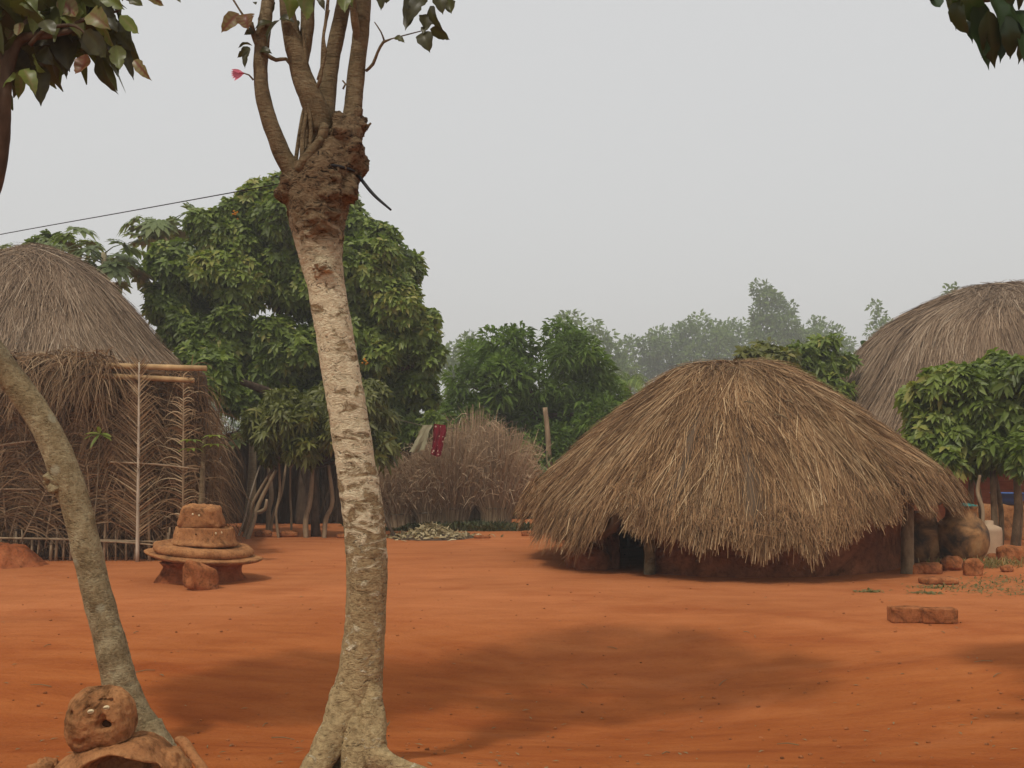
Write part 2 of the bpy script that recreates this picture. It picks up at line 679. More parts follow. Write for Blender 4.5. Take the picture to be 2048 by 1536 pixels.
npatch = noise(nt, coords(nt, (0.5, 1.0, 1.0), (0, 0, R(-14))), 1.5, 6, 0.62, 0.6)
c = mix(nt, ramp(nt, npatch, [(0.50, 0.0), (0.66, 0.32)]), c, (0.25, 0.052, 0.014))
c = mix(nt, ramp(nt, npatch, [(0.28, 0.28), (0.44, 0.0)]), c, (0.50, 0.19, 0.075))
bl = ramp(nt, nb, [(0.3, 0.82), (0.6, 1.0)])
c = mix(nt, 0.8, c, bl, 'MULTIPLY')
fs = ramp(nt, nf, [(0.25, 0.72), (0.45, 1.0), (0.8, 1.08)])
c = mix(nt, 0.7, c, fs, 'MULTIPLY')
nt.links.new(c, b.inputs['Base Color'])
b.inputs['Roughness'].default_value = 1.0
b.inputs['Specular IOR Level'].default_value = 0.02
nm_ = noise(nt, v1, 7.0, 5, 0.6)
hh = math_(nt, 'ADD', math_(nt, 'ADD', math_(nt, 'MULTIPLY', ns, 1.0), math_(nt, 'MULTIPLY', nm_, 0.7)), math_(nt, 'MULTIPLY', nf, 0.3))
bump(nt, b, hh, 0.65, 0.05)
M['soil'] = m

M['thatch'] = m_straw('golden_thatch', [(0.0, (0.10, 0.048, 0.020)), (0.35, (0.27, 0.145, 0.063)), (0.7, (0.42, 0.255, 0.12)), (1.0, (0.64, 0.45, 0.25))], 0.3)
M['thatch_grey'] = m_straw('weathered_thatch', [(0.0, (0.14, 0.086, 0.050)), (0.4, (0.28, 0.188, 0.115)), (0.75, (0.39, 0.275, 0.175)), (1.0, (0.56, 0.43, 0.30))], 0.25)
M['thatch_under'] = m_straw('old_straw', [(0.0, (0.10, 0.062, 0.034)), (1.0, (0.14, 0.09, 0.05))], 0.3)
M['reed'] = m_straw('dry_reed', [(0.0, (0.20, 0.122, 0.068)), (0.5, (0.43, 0.285, 0.165)), (1.0, (0.64, 0.47, 0.30))], 0.3)
M['frond'] = m_straw('dry_frond', [(0.0, (0.07, 0.036, 0.016)), (0.4, (0.17, 0.095, 0.044)), (0.75, (0.31, 0.19, 0.095)), (1.0, (0.52, 0.38, 0.22))], 0.3)
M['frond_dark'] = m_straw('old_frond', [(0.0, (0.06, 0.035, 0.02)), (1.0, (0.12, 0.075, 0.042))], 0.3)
M['bamboo'] = m_wood('bamboo_pole', (0.36, 0.225, 0.10), (0.54, 0.36, 0.18), 8, 0.3)
M['stick'] = m_wood('grey_stick', (0.24, 0.16, 0.09), (0.40, 0.29, 0.18), 9, 0.1)
M['rachis'] = m_wood('pale_rachis', (0.42, 0.34, 0.24), (0.60, 0.51, 0.39), 9, 0.1)
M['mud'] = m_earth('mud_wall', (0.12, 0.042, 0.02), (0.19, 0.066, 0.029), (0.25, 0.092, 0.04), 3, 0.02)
M['clay'] = m_earth('shrine_clay', (0.26, 0.11, 0.045), (0.36, 0.165, 0.066), (0.43, 0.215, 0.09), 6, 0.02)
M['clay_red'] = m_earth('red_clay', (0.20, 0.06, 0.022), (0.33, 0.10, 0.036), (0.40, 0.14, 0.055), 5, 0.03)
M['stone'] = m_earth('laterite_stone', (0.20, 0.07, 0.026), (0.36, 0.13, 0.048), (0.46, 0.19, 0.078), 8, 0.03)
M['leaf_big'] = m_leaf('broad_leaf', [(0.0, (0.068, 0.09, 0.018)), (0.4, (0.13, 0.18, 0.032)), (0.72, (0.215, 0.275, 0.05)), (0.88, (0.31, 0.31, 0.075)), (1.0, (0.40, 0.28, 0.10))])
M['leaf_mango'] = m_leaf('mango_leaf', [(0.0, (0.07, 0.075, 0.016)), (0.5, (0.14, 0.15, 0.034)), (0.85, (0.22, 0.22, 0.055)), (1.0, (0.30, 0.22, 0.07))])
M['leaf_neem'] = m_leaf('feathery_leaf', [(0.0, (0.06, 0.092, 0.02)), (0.5, (0.12, 0.19, 0.036)), (1.0, (0.20, 0.29, 0.055))], 0.35, 0.6, 0.2)
M['leaf_far'] = m_leaf('far_leaf', [(0.0, (0.075, 0.12, 0.026)), (0.5, (0.13, 0.195, 0.042)), (1.0, (0.20, 0.28, 0.065))], 0.3, 0.7, 0.15)
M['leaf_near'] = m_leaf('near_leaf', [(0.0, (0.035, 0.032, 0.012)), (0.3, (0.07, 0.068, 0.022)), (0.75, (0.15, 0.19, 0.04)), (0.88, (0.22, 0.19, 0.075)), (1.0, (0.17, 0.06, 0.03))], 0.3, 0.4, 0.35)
M['leaf_dark'] = m_leaf('glossy_dark_leaf', [(0.0, (0.016, 0.032, 0.012)), (1.0, (0.045, 0.08, 0.024))], 0.2, 0.35, 0.4)
M['leaf_papaya'] = m_leaf('papaya_leaf', [(0.0, (0.08, 0.10, 0.04)), (0.5, (0.14, 0.18, 0.065)), (1.0, (0.22, 0.27, 0.09))])
M['leaf_banana'] = m_leaf('banana_leaf', [(0.0, (0.05, 0.09, 0.03)), (1.0, (0.22, 0.36, 0.10))], 0.4)
M['leaf_shade'] = m_leaf('undergrowth_leaf', [(0.0, (0.04, 0.045, 0.018)), (0.6, (0.07, 0.085, 0.03)), (1.0, (0.14, 0.11, 0.05))], 0.2, 0.6, 0.2)
M['dry_leaf'] = m_leaf('fallen_leaf', [(0.0, (0.16, 0.11, 0.055)), (0.6, (0.36, 0.28, 0.15)), (1.0, (0.55, 0.46, 0.28))], 0.1, 0.8, 0.1)
M['grass'] = m_leaf('weed_blade', [(0.0, (0.12, 0.115, 0.045)), (0.6, (0.22, 0.20, 0.08)), (1.0, (0.42, 0.29, 0.13))], 0.25, 0.7, 0.1)
M['bark_grey'] = m_wood('grey_bark', (0.13, 0.09, 0.05), (0.27, 0.20, 0.12), 14, 0.5, 0.015)
M['bark_far'] = m_wood('far_bark', (0.15, 0.12, 0.09), (0.27, 0.22, 0.17), 6, 0.3)
M['bark_papaya'] = m_wood('papaya_bark', (0.27, 0.22, 0.13), (0.40, 0.34, 0.21), 9, 6.0)
M['bark_dark'] = m_wood('dark_bark', (0.06, 0.04, 0.025), (0.14, 0.095, 0.06), 14, 0.4)
M['cable'] = m_plain('black_cable', (0.015, 0.015, 0.017), 0.5, 0.3)
M['rope'] = m_plain('rope', (0.2, 0.16, 0.1))
M['shell'] = m_plain('cowrie_shell', (0.66, 0.54, 0.32), 0.45, 0.3, 0.1)
M['slit'] = m_plain('recess_shade', (0.05, 0.025, 0.012), 0.9, 0.0)  # dark colour stands in for shade inside mouth, drum pits and shell slits
M['petal'] = m_plain('pink_petal', (0.62, 0.16, 0.22), 0.6, 0.2)
M['orange_bloom'] = m_plain('orange_bloom', (0.60, 0.24, 0.03), 0.7, 0.1)
M['cream'] = m_plain('cream_plastic', (0.46, 0.32, 0.20), 0.6, 0.2)
M['teal'] = m_plain('teal_enamel', (0.03, 0.20, 0.17), 0.4, 0.4)
M['blue'] = m_plain('blue_plastic', (0.05, 0.12, 0.34), 0.4, 0.4)
M['cloth_tan'] = m_plain('faded_khaki_cloth', (0.36, 0.33, 0.21), 0.9, 0.05, 0.25)

# red cloth with pale blotches
m, nt, b = mat_new('red_print_cloth')
vo = N(nt, 'ShaderNodeTexVoronoi')
vo.inputs['Scale'].default_value = 11.0
nt.links.new(coords(nt), vo.inputs['Vector'])
cc = ramp(nt, vo.outputs['Distance'], [(0.16, (0.55, 0.42, 0.32)), (0.24, (0.19, 0.012, 0.022)), (1.0, (0.17, 0.010, 0.020))])
nt.links.new(cc, b.inputs['Base Color'])
M['cloth_red'] = m

# bark of the tree in front: brown with flaking pale patches and a dark crusted burl
m, nt, b = mat_new('flaking_bark')
v = coords(nt)
vh = coords(nt, (1, 1, 1.9))
sep = N(nt, 'ShaderNodeSeparateXYZ')
tc = N(nt, 'ShaderNodeTexCoord')
nt.links.new(tc.outputs['Object'], sep.inputs[0])
n1 = noise(nt, vh, 10.5, 7, 0.66, 0.8)
n2 = noise(nt, v, 34, 6, 0.7)
n3 = noise(nt, vh, 24, 5, 0.65, 1.4)
zz = sep.outputs[2]
zw = math_(nt, 'ADD', zz, math_(nt, 'MULTIPLY', n1, 0.5))
palez = N(nt, 'ShaderNodeValToRGB')
cr = palez.color_ramp
for _ in range(4):
    cr.elements.new(0.5)
for e, (p_, c_) in zip(cr.elements, [(0.0, 0.36), (0.30, 0.42), (0.46, 0.53), (0.62, 0.60), (0.82, 0.60), (0.87, 0.12)]):
    e.position = p_
    e.color = (c_, c_, c_, 1)
nt.links.new(math_(nt, 'MULTIPLY', zw, 1 / 3.4), palez.inputs[0])
pf = math_(nt, 'SUBTRACT', palez.outputs[0], n1)
pm = math_(nt, 'MULTIPLY', math_(nt, 'ADD', pf, 0.02), 14.0, True)
brown = ramp(nt, n2, [(0.3, (0.17, 0.11, 0.055)), (0.55, (0.36, 0.26, 0.138)), (0.8, (0.47, 0.37, 0.21))])
low = ramp(nt, n2, [(0.3, (0.25, 0.172, 0.080)), (0.55, (0.47, 0.34, 0.17)), (0.8, (0.58, 0.45, 0.25))])
lz = ramp(nt, math_(nt, 'MULTIPLY', zw, 1 / 3.4), [(0.25, 0.0), (0.45, 1.0)])
brown = mix(nt, lz, low, brown)
pale = ramp(nt, n2, [(0.25, (0.58, 0.47, 0.28)), (0.6, (0.82, 0.71, 0.48))])
c = mix(nt, pm, brown, pale)
crust = ramp(nt, n3, [(0.34, (0.028, 0.019, 0.012)), (0.46, (0.15, 0.098, 0.052)), (0.7, (0.31, 0.22, 0.125))])
crust = crust
bz = ramp(nt, math_(nt, 'MULTIPLY', zw, 1 / 3.4), [(0.74, 0.0), (0.87, 1.0)])
c = mix(nt, bz, c, crust)
mk_ = ramp(nt, n3, [(0.34, 0.22), (0.42, 1.0)])
c = mix(nt, 0.85, c, mk_, 'MULTIPLY')
nt.links.new(c, b.inputs['Base Color'])
h = math_(nt, 'ADD', math_(nt, 'MULTIPLY', n3, 1.0), math_(nt, 'ADD', math_(nt, 'MULTIPLY', pm, 0.25), math_(nt, 'MULTIPLY', n2, 0.5)))
bump(nt, b, h, 0.9, 0.03)
M['bark_main'] = m

# limbs: smoother brown bark
m, nt, b = mat_new('smooth_brown_bark')
n1 = noise(nt, coords(nt), 9, 5)
n2 = noise(nt, coords(nt, (1, 1, 0.4)), 50, 5, 0.7)
nr = noise(nt, coords(nt, (1, 1, 4.0)), 13, 5, 0.65, 0.8)
c = ramp(nt, n1, [(0.3, (0.12, 0.083, 0.043)), (0.55, (0.205, 0.15, 0.082)), (0.75, (0.28, 0.215, 0.125))])
c = mix(nt, 0.7, c, ramp(nt, n2, [(0.3, 0.55), (0.6, 1.05)]), 'MULTIPLY')
c = mix(nt, 0.8, c, ramp(nt, nr, [(0.33, 0.45), (0.45, 1.0), (0.7, 1.2)]), 'MULTIPLY')
nt.links.new(c, b.inputs['Base Color'])
bump(nt, b, math_(nt, 'ADD', n2, math_(nt, 'MULTIPLY', nr, 1.4)), 0.8, 0.018)
M['bark_limb'] = m

# leaning tree: olive grey bark with pale lichen discs
m, nt, b = mat_new('olive_lichen_bark')
v = coords(nt)
n1 = noise(nt, v, 10, 6, 0.65)
n2 = noise(nt, v, 55, 5, 0.7)
vo = N(nt, 'ShaderNodeTexVoronoi')
vo.inputs['Scale'].default_value = 6.0
nt.links.new(v, vo.inputs['Vector'])
nv_ = noise(nt, coords(nt, (1, 1, 2.2)), 26, 5, 0.65, 1.2)
c = ramp(nt, n1, [(0.3, (0.19, 0.135, 0.066)), (0.5, (0.34, 0.26, 0.138)), (0.7, (0.50, 0.42, 0.25))])
c = mix(nt, 0.9, c, ramp(nt, nv_, [(0.33, 0.4), (0.43, 1.0)]), 'MULTIPLY')
c = mix(nt, 0.85, c, ramp(nt, n2, [(0.3, 0.45), (0.52, 1.0), (0.8, 1.15)]), 'MULTIPLY')
c = mix(nt, ramp(nt, vo.outputs['Distance'], [(0.13, 0.8), (0.2, 0.0)]), c, (0.42, 0.38, 0.25))
nt.links.new(c, b.inputs['Base Color'])
bump(nt, b, math_(nt, 'ADD', nv_, n2), 0.9, 0.02)
M['bark_olive'] = m

# fired water jar
m, nt, b = mat_new('smoked_pottery')
v = coords(nt)
n1 = noise(nt, v, 3.2, 5, 0.6, 0.6)
n2 = noise(nt, v, 14, 5, 0.65)
c = ramp(nt, n1, [(0.36, (0.05, 0.035, 0.022)), (0.46, (0.17, 0.09, 0.04)), (0.56, (0.33, 0.17, 0.065)), (0.72, (0.42, 0.26, 0.12))])
c = mix(nt, 0.7, c, ramp(nt, n2, [(0.3, 0.6), (0.6, 1.05)]), 'MULTIPLY')
nt.links.new(c, b.inputs['Base Color'])
b.inputs['Roughness'].default_value = 0.6
bump(nt, b, n2, 0.3, 0.01)
M['jar'] = m

# mud brick wall of the round house
m, nt, b = mat_new('mud_brick')
v = coords(nt)
n1 = noise(nt, v, 5, 5)
sep = N(nt, 'ShaderNodeSeparateXYZ')
nt.links.new(v, sep.inputs[0])
wv = math_(nt, 'SINE', math_(nt, 'MULTIPLY', sep.outputs[2], 40.0), 0)
c = ramp(nt, n1, [(0.3, (0.25, 0.075, 0.03)), (0.7, (0.40, 0.135, 0.055))])
c = mix(nt, ramp(nt, wv, [(0.9, 0.0), (1.0, 0.5)]), c, (0.16, 0.055, 0.028))
nt.links.new(c, b.inputs['Base Color'])
bump(nt, b, math_(nt, 'SUBTRACT', n1, math_(nt, 'MULTIPLY', wv, 0.4)), 0.6, 0.02)
M['brick'] = m

# ------------------------------------------------------------------ ground and air
def axis(fine_lo, fine_hi, step, lo, hi):
    f = np.arange(fine_lo, fine_hi + 1e-6, step)
    a, s, lft = fine_lo, step, []
    while a > lo:
        s *= 1.25
        a -= s
        lft.append(max(a, lo))
    a, s, rgt = f[-1], step, []
    while a < hi:
        s *= 1.25
        a += s
        rgt.append(min(a, hi))
    return np.concatenate([lft[::-1], f, rgt])


xs, ys = axis(-6, 9, 0.09, -330, 330), axis(2.5, 17, 0.09, -40, 330)
XX, YY = np.meshgrid(xs, ys)
g = Geo()
nx = len(xs)
i, j = np.meshgrid(np.arange(len(ys) - 1), np.arange(nx - 1), indexing='ij')
g.add(np.stack([XX, YY, gz(XX, YY)], -1).reshape(-1, 3),
      np.stack([i * nx + j, i * nx + j + 1, (i + 1) * nx + j + 1, (i + 1) * nx + j], -1).reshape(-1, 4))
tag(mk('ground', g, M['soil'], None, True), 'bare swept red earth of the yard', 'ground', kind='structure')

HAZE = 0.0026
g = Geo()
x0, x1, y0, y1, z0, z1 = -345, 345, -55, 345, -2.0, 26.0
V = [(x, y, z) for z in (z0, z1) for y in (y0, y1) for x in (x0, x1)]
g.add(V, [(0, 2, 3, 1), (4, 5, 7, 6), (0, 1, 5, 4), (2, 6, 7, 3), (0, 4, 6, 2), (1, 3, 7, 5)])
m = bpy.data.materials.new('dusty_air')
m.use_nodes = True
m.node_tree.nodes.clear()
pv = m.node_tree.nodes.new('ShaderNodeVolumePrincipled')
pv.inputs['Color'].default_value = (0.97, 0.955, 0.93, 1)
pv.inputs['Density'].default_value = HAZE
pv.inputs['Anisotropy'].default_value = 0.1
mo = m.node_tree.nodes.new('ShaderNodeOutputMaterial')
m.node_tree.links.new(pv.outputs[0], mo.inputs['Volume'])
tag(mk('haze', g, m), 'pale dusty haze over the whole village', 'haze', kind='stuff')


# ------------------------------------------------------------------ thatched round houses
def thatch_surface(c, Rr, apex, eave, prof, s, th):
    """point on the roof; s 0 apex..1 eave (may overshoot), th 0 = towards the camera"""
    ps, pz = A(prof).T
    over = np.maximum(s - 1, 0)
    sl = (pz[-1] - pz[-2]) / (ps[-1] - ps[-2])
    f = np.interp(s, ps, pz) + over * sl
    f = np.where(s < 0.04, f * (s / 0.04), f)
    e = eave(th)
    r = s * Rr
    return np.stack([c[0] + r * np.sin(th), c[1] - r * np.cos(th), apex - f * (apex - e)], -1)


def smooth_prof(prof):
    p = A(prof)
    t = spline(np.column_stack([p, np.zeros(len(p))]), 0.02)[:, :2]
    t = t[np.argsort(t[:, 0])]
    return t


def thatch(parent, c, Rr, apex, eave, prof, n, mat, under, rng, lw=(0.006, 0.0125), ln=(0.5, 1.0), fringe=5000, yaw=0.13, name='roof', lumps_amp=0.045, strays=()):
    prof = smooth_prof(prof)
    S = lambda s, th: thatch_surface(c, Rr, apex, eave, prof, s, th)

    def surf_n(s, th):
        e = 1e-3
        a = S(s + e, th) - S(s - e, th)
        b_ = S(s, th + e) - S(s, th - e)
        return nrm(np.cross(b_, a) + A([0, 0, 1e-7]))
    g = Geo()
    # packed straw body
    ss = np.linspace(0.015, 1.0, 30)
    tt = np.linspace(0, 2 * np.pi, 220, endpoint=False)
    SS, TT = np.meshgrid(ss, tt, indexing='ij')
    V = S(SS, TT)
    Nn = surf_n(SS, TT)
    if np.mean(Nn[..., 2]) < 0:
        Nn = -Nn
    top = V - Nn * 0.03
    bot = V - Nn * 0.16
    m_, n_ = SS.shape
    i, j = np.meshgrid(np.arange(m_ - 1), np.arange(n_), indexing='ij')
    Q = np.stack([i * n_ + j, i * n_ + (j + 1) % n_, (i + 1) * n_ + (j + 1) % n_, (i + 1) * n_ + j], -1).reshape(-1, 4)
    k = m_ * n_
    jj = np.arange(n_)
    e0 = (m_ - 1) * n_
    rim = np.stack([e0 + jj, e0 + (jj + 1) % n_, k + e0 + (jj + 1) % n_, k + e0 + jj], -1)
    gb = Geo()
    gb.add(np.vstack([top.reshape(-1, 3), bot.reshape(-1, 3)]), np.vstack([Q, Q[:, ::-1] + k, rim]), None,
           np.clip(0.4 + 0.4 * fbm(np.vstack([top.reshape(-1, 3), bot.reshape(-1, 3)]) * 6, 4), 0, 1))
    roof = mk(name, gb, under, parent)
    # straws
    s0 = np.sqrt(rng.uniform(0, 1, n)) * 1.02 - 0.03
    s0 = np.clip(s0, 0.0, 1)
    th = rng.uniform(-np.pi, np.pi, n)
    slope_len = math.hypot(Rr, apex - float(np.mean(eave(np.linspace(-3, 3, 60)))))
    L = rng.uniform(*ln, n) / slope_len
    yw = rng.normal(0, yaw, n) * (1 + 5.5 * np.exp(-(s0 / 0.24) ** 2)) + 0.22 * vnoise(np.stack([th * 3, s0 * 6, 0 * th], -1), 21) + 0.2 * vnoise(np.stack([th * 11, s0 * 16, 0 * th], -1), 22)
    lay = lumps_amp * fbm(np.stack([th * Rr * 1.3, s0 * 5, 0 * s0], -1), 31, 3)
    s0 = np.minimum(s0, 1.025 + rng.normal(0, 0.012, n) + 0.02 * vnoise(np.stack([th * 16, 0 * th, 0 * th], -1), 77) - 0.65 * L)
    pts = []
    K = 4
    bend = rng.normal(0, 0.10, n)
    lift = np.where(rng.uniform(size=n) < 0.12, rng.uniform(0.05, 0.13, n), rng.uniform(-0.01, 0.06, n))
    for q in range(K):
        f = q / (K - 1)
        s = np.maximum(s0 + (f - 0.35) * L, 0.004 + 0.01 * f)
        dth = yw * (f - 0.35) * L * slope_len / np.maximum(s * Rr, 0.35) + bend * f * f * L / np.maximum(s, 0.2)
        p = S(s, th + dth)
        nn = surf_n(np.clip(s, 0.02, 1), th + dth)
        nn = nn * np.sign(np.mean(nn[:, 2]))
        off = -0.02 + lay + f * lift
        pts.append(p + nn * off[:, None])
    paths = np.stack(pts, 1)
    # sagging ends beyond the eave
    over = np.maximum(np.linalg.norm((paths[..., :2] - A(c)[:2]), axis=-1) / Rr - 1, 0)
    paths[..., 2] -= over * Rr * 0.5
    nn0 = nrm(surf_n(np.clip(s0, 0.02, 1), th) * 1.0)
    nn0 = nn0 * np.sign(np.mean(nn0[:, 2]))
    nn0 = nrm(nn0 + rng.normal(0, 0.45, (n, 3)))
    tint = np.clip(0.45 + 0.25 * fbm(np.stack([th * 7, s0 * 5, 0 * th], -1), 41, 3) + rng.normal(0, 0.27, n), 0, 1)
    ribbons(g, paths, rng.uniform(*lw, n), nn0, tint, 0.5)
    # hanging fringe, in tufts
    if fringe:
        tuft = rng.uniform(-np.pi, np.pi, fringe // 18)
        th = rng.choice(tuft, fringe) + rng.normal(0, 0.018, fringe)
        s0 = rng.uniform(0.93, 1.0, fringe)
        Lf = rng.uniform(0.10, 0.30, fringe) * (0.75 + 0.5 * vnoise(np.stack([th * 14, 0 * th, 0 * th], -1), 8))
        p0 = S(s0, th)
        p1 = S(s0 + 0.5 * Lf / slope_len, th + rng.normal(0, 0.012, fringe))
        p2 = S(s0 + 0.85 * Lf / slope_len, th + rng.normal(0, 0.022, fringe))
        p1[:, 2] -= 0.15 * Lf
        p2[:, 2] -= 0.40 * Lf
        thick = rng.uniform(-0.15, 0.02, fringe)[:, None] * surf_n(np.clip(s0, 0.02, 1), th) * 1.0
        paths = np.stack([p0 + thick, p1 + thick, p2 + thick], 1)
        rad = np.stack([np.sin(th), -np.cos(th), 0.4 + 0 * th], -1)
        ribbons(g, paths, rng.uniform(*lw, fringe), nrm(rad + rng.normal(0, 0.5, (fringe, 3))),
                np.clip(0.35 + rng.normal(0, 0.22, fringe), 0, 1), 0.3)
    # a few long loose tufts dangling from the eave
    for th0, z_, cnt in strays:
        tt_ = th0 + rng.normal(0, 0.016, cnt)
        p0 = S(np.full(cnt, 0.96), tt_) + rng.normal(0, 0.02, (cnt, 3))
        ln_ = z_ * rng.uniform(0.5, 1.0, cnt)
        p1 = p0 + rng.normal(0, 0.02, (cnt, 3)) - A([0, 0, 1]) * (ln_ * .5)[:, None]
        p2 = p0 + rng.normal(0, 0.05, (cnt, 3)) - A([0, 0, 1]) * ln_[:, None]
        ribbons(g, np.stack([p0, p1, p2], 1), rng.uniform(*lw, cnt), nrm(A([0, -1, 0]) + rng.normal(0, 0.5, (cnt, 3))), np.clip(rng.normal(.4, .25, cnt), 0, 1), 0.3)
    mk('thatch', g, mat, roof)
    return roof, S


def ring_wall(g, c, r, h, z0, gaps=(), n=180, t=0.14, rough=0.02, seed=0):
    th = np.linspace(-np.pi, np.pi, n + 1)
    zs = np.linspace(0, 1, 10)
    for a0, a1 in _spans(gaps):
        tt = np.linspace(a0, a1, max(4, int((a1 - a0) * 30)))
        for rr, flip in ((r, False), (r - t, True)):
            TT, ZZ = np.meshgrid(tt, zs, indexing='ij')
            w = rr + rough * fbm(np.stack([TT * 6, ZZ * 4, 0 * TT + rr], -1), seed) + 0.05 * (1 - ZZ) ** 4 * (0 if flip else 1)
            V = np.stack([c[0] + w * np.sin(TT), c[1] - w * np.cos(TT), z0 + ZZ * h], -1)
            m_, n_ = TT.shape
            i, j = np.meshgrid(np.arange(m_ - 1), np.arange(n_ - 1), indexing='ij')
            Q = np.stack([i * n_ + j, (i + 1) * n_ + j, (i + 1) * n_ + j + 1, i * n_ + j + 1], -1).reshape(-1, 4)
            g.add(V.reshape(-1, 3), Q)
        for a in (a0, a1):     # reveal at each end
            s_, c_ = math.sin(a), -math.cos(a)
            g.add([(c[0] + q * s_, c[1] + q * c_, z0 + z) for q in (r, r - t) for z in (0, h)], [(0, 1, 3, 2)])
    return g


def _spans(gaps):
    if not gaps:
        return [(-np.pi, np.pi)]
    gs = sorted(gaps)
    out, a = [], gs[0][1]
    for k in range(1, len(gs)):
        out.append((a, gs[k][0]))
        a = gs[k][1]
    out.append((a, gs[0][0] + 2 * np.pi))
    return out


# the low round hut in the middle of the yard
HC = A([3.17, 15.2, 0])
tbl = A([(-180, .86), (-100, .82), (-78, .80), (-66, .62), (-58, .53), (-46, .60), (-42.5, .66), (-40.5, 1.02), (-38, 1.02), (-36, .80), (-27, .74), (-8, .63),
         (8, .62), (16, .78), (24, .90), (29, .98), (31.5, 1.18), (34, 1.03), (47, 1.03), (78, 1.10), (130, .95), (180, .86)])


def eave_main(th):
    a = np.degrees((np.asarray(th) + np.pi) % (2 * np.pi) - np.pi)
    return np.interp(a, tbl[:, 0], tbl[:, 1]) + 0.07 * vnoise(np.stack([np.asarray(th) * 9, 0 * a, 0 * a], -1), 12) + 0.05 * vnoise(np.stack([np.asarray(th) * 23, 0 * a, 0 * a], -1), 13) + 0.075


hut = thing('thatched_hut', (HC[0], HC[1], 0), 'low round hut with golden straw roof almost touching the ground in mid yard', 'hut', 'round thatched houses')
hroof, HS = thatch(hut, HC, 2.95, 2.84, eave_main, [(0, 0), (.14, .02), (.27, .07), (.48, .295), (.7, .58), (.89, .86), (1, 1.05)],
       95000, M['thatch'], M['thatch_under'], rg(11), fringe=9000,
       strays=[(R(-64), .38, 60), (R(-59), .42, 70), (R(-48), .30, 40), (R(-46), .45, 40), (R(-33), .3, 50), (R(-22), .3, 60), (R(-19.5), .5, 26), (R(-12), .26, 60), (R(-4), .3, 70), (R(2), .34, 60), (R(7), .38, 80), (R(11), .34, 50), (R(22), .25, 40), (R(36), .2, 40)])
for k, (sa, ta, sb, tb2) in enumerate([(.50, -.10, .53, -.02), (.56, .12, .60, .20), (.52, .25, .55, .30), (.30, -.16, .33, -.30)]):
    g = Geo()
    pa, pb = HS(A([sa]), A([ta]))[0], HS(A([sb]), A([tb2]))[0]
    up_ = A([0, -.06, .06])
    tube(g, [pa + up_, (pa + pb) / 2 + up_ * 1.3, pb + up_], [.008, .009, .006], 6, .03, .1, 9, k)
    mk('loose_stick', g, M['bark_limb'], hroof, True)
g = Geo()
ring_wall(g, HC, 2.3, 0.98, -0.05, gaps=[(R(-54), R(-37))], seed=2)
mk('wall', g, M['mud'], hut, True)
g = Geo()
pj = A([HC[0] + 2.44 * math.sin(R(-36)), HC[1] - 2.44 * math.cos(R(-36)), -0.05])
tube(g, [pj, pj + A([0.0, 0, 0.5]), pj + A([0.02, 0.05, 1.1])], [0.075, 0.065, 0.06], 12, 0.06, 0.15, 9, 3)
mk('door_post', g, M['bark_limb'], hut, True)
g = Geo()
pp = ground_at(1815, 13.25)
tube(g, [pp - A([0, 0, .05]), pp + A([0.0, 0, 0.45]), pp + A([0.03, 0.05, 1.12])], [0.085, 0.078, 0.07], 14, 0.06, 0.12, 8, 4)
mk('roof_post', g, M['bark_grey'], hut, True)
g = Geo()
for k, (ph, rr) in enumerate([(-62, 2.5), (-57, 2.55)]):
    blob(g, (HC[0] + rr * math.sin(R(ph)), HC[1] - rr * math.cos(R(ph)), 0.12), (0.5, 0.4, 0.42), 0.8, 0.15, 4, k + 5)
mk('mud_bench', g, M['mud'], hut, True)

# the tall round house at the right
RC = A([11.2, 24.0, 0])
rh = thing('thatched_house', (RC[0], RC[1], 0), 'tall round house with grey weathered thatch and red brick wall behind the jars', 'house', 'round thatched houses')
thatch(rh, RC, 4.75, 5.4, lambda th: 1.55 + 0.08 * vnoise(np.stack([np.asarray(th) * 9, 0 * np.asarray(th), 0 * np.asarray(th)], -1), 5),
       [(0, 0), (.15, .022), (.3, .085), (.51, .22), (.64, .36), (.81, .64), (1, 1)], 60000, M['thatch_grey'], M['thatch_under'], rg(12), (0.009, 0.018), (0.7, 1.3), 4000, 0.09)
g = Geo()
ring_wall(g, RC, 3.75, 2.4, -0.05, seed=6)
mk('wall', g, M['brick'], rh, True)

# the house behind the frond fence
LC = A([-8.4, 18.5, 0])
lh = thing('thatched_house', (LC[0], LC[1], 0), 'tall round house with steep grey thatch rising behind the palm frond fence', 'house', 'round thatched houses')
thatch(lh, LC, 3.05, 5.22, lambda th: 2.2 + 0.08 * vnoise(np.stack([np.asarray(th) * 9, 0 * np.asarray(th), 0 * np.asarray(th)], -1), 6),
       [(0, 0), (.12, .04), (.32, .15), (.5, .33), (.68, .57), (.81, .73), (1, 1)], 50000, M['thatch_grey'], M['thatch_under'], rg(13), (0.007, 0.014), (0.6, 1.1), 3000, 0.15)
g = Geo()
ring_wall(g, LC, 2.4, 2.7, -0.05, seed=7)
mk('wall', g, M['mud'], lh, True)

# ------------------------------------------------------------------ palm frond fence
rng = rg(21)
fx0, fx1, fy = -9.6, -4.42, 15.0
fence = thing('frond_fence', (-6.5, fy, 0), 'brown screen fence of dry palm fronds tied to bamboo rails', 'fence')


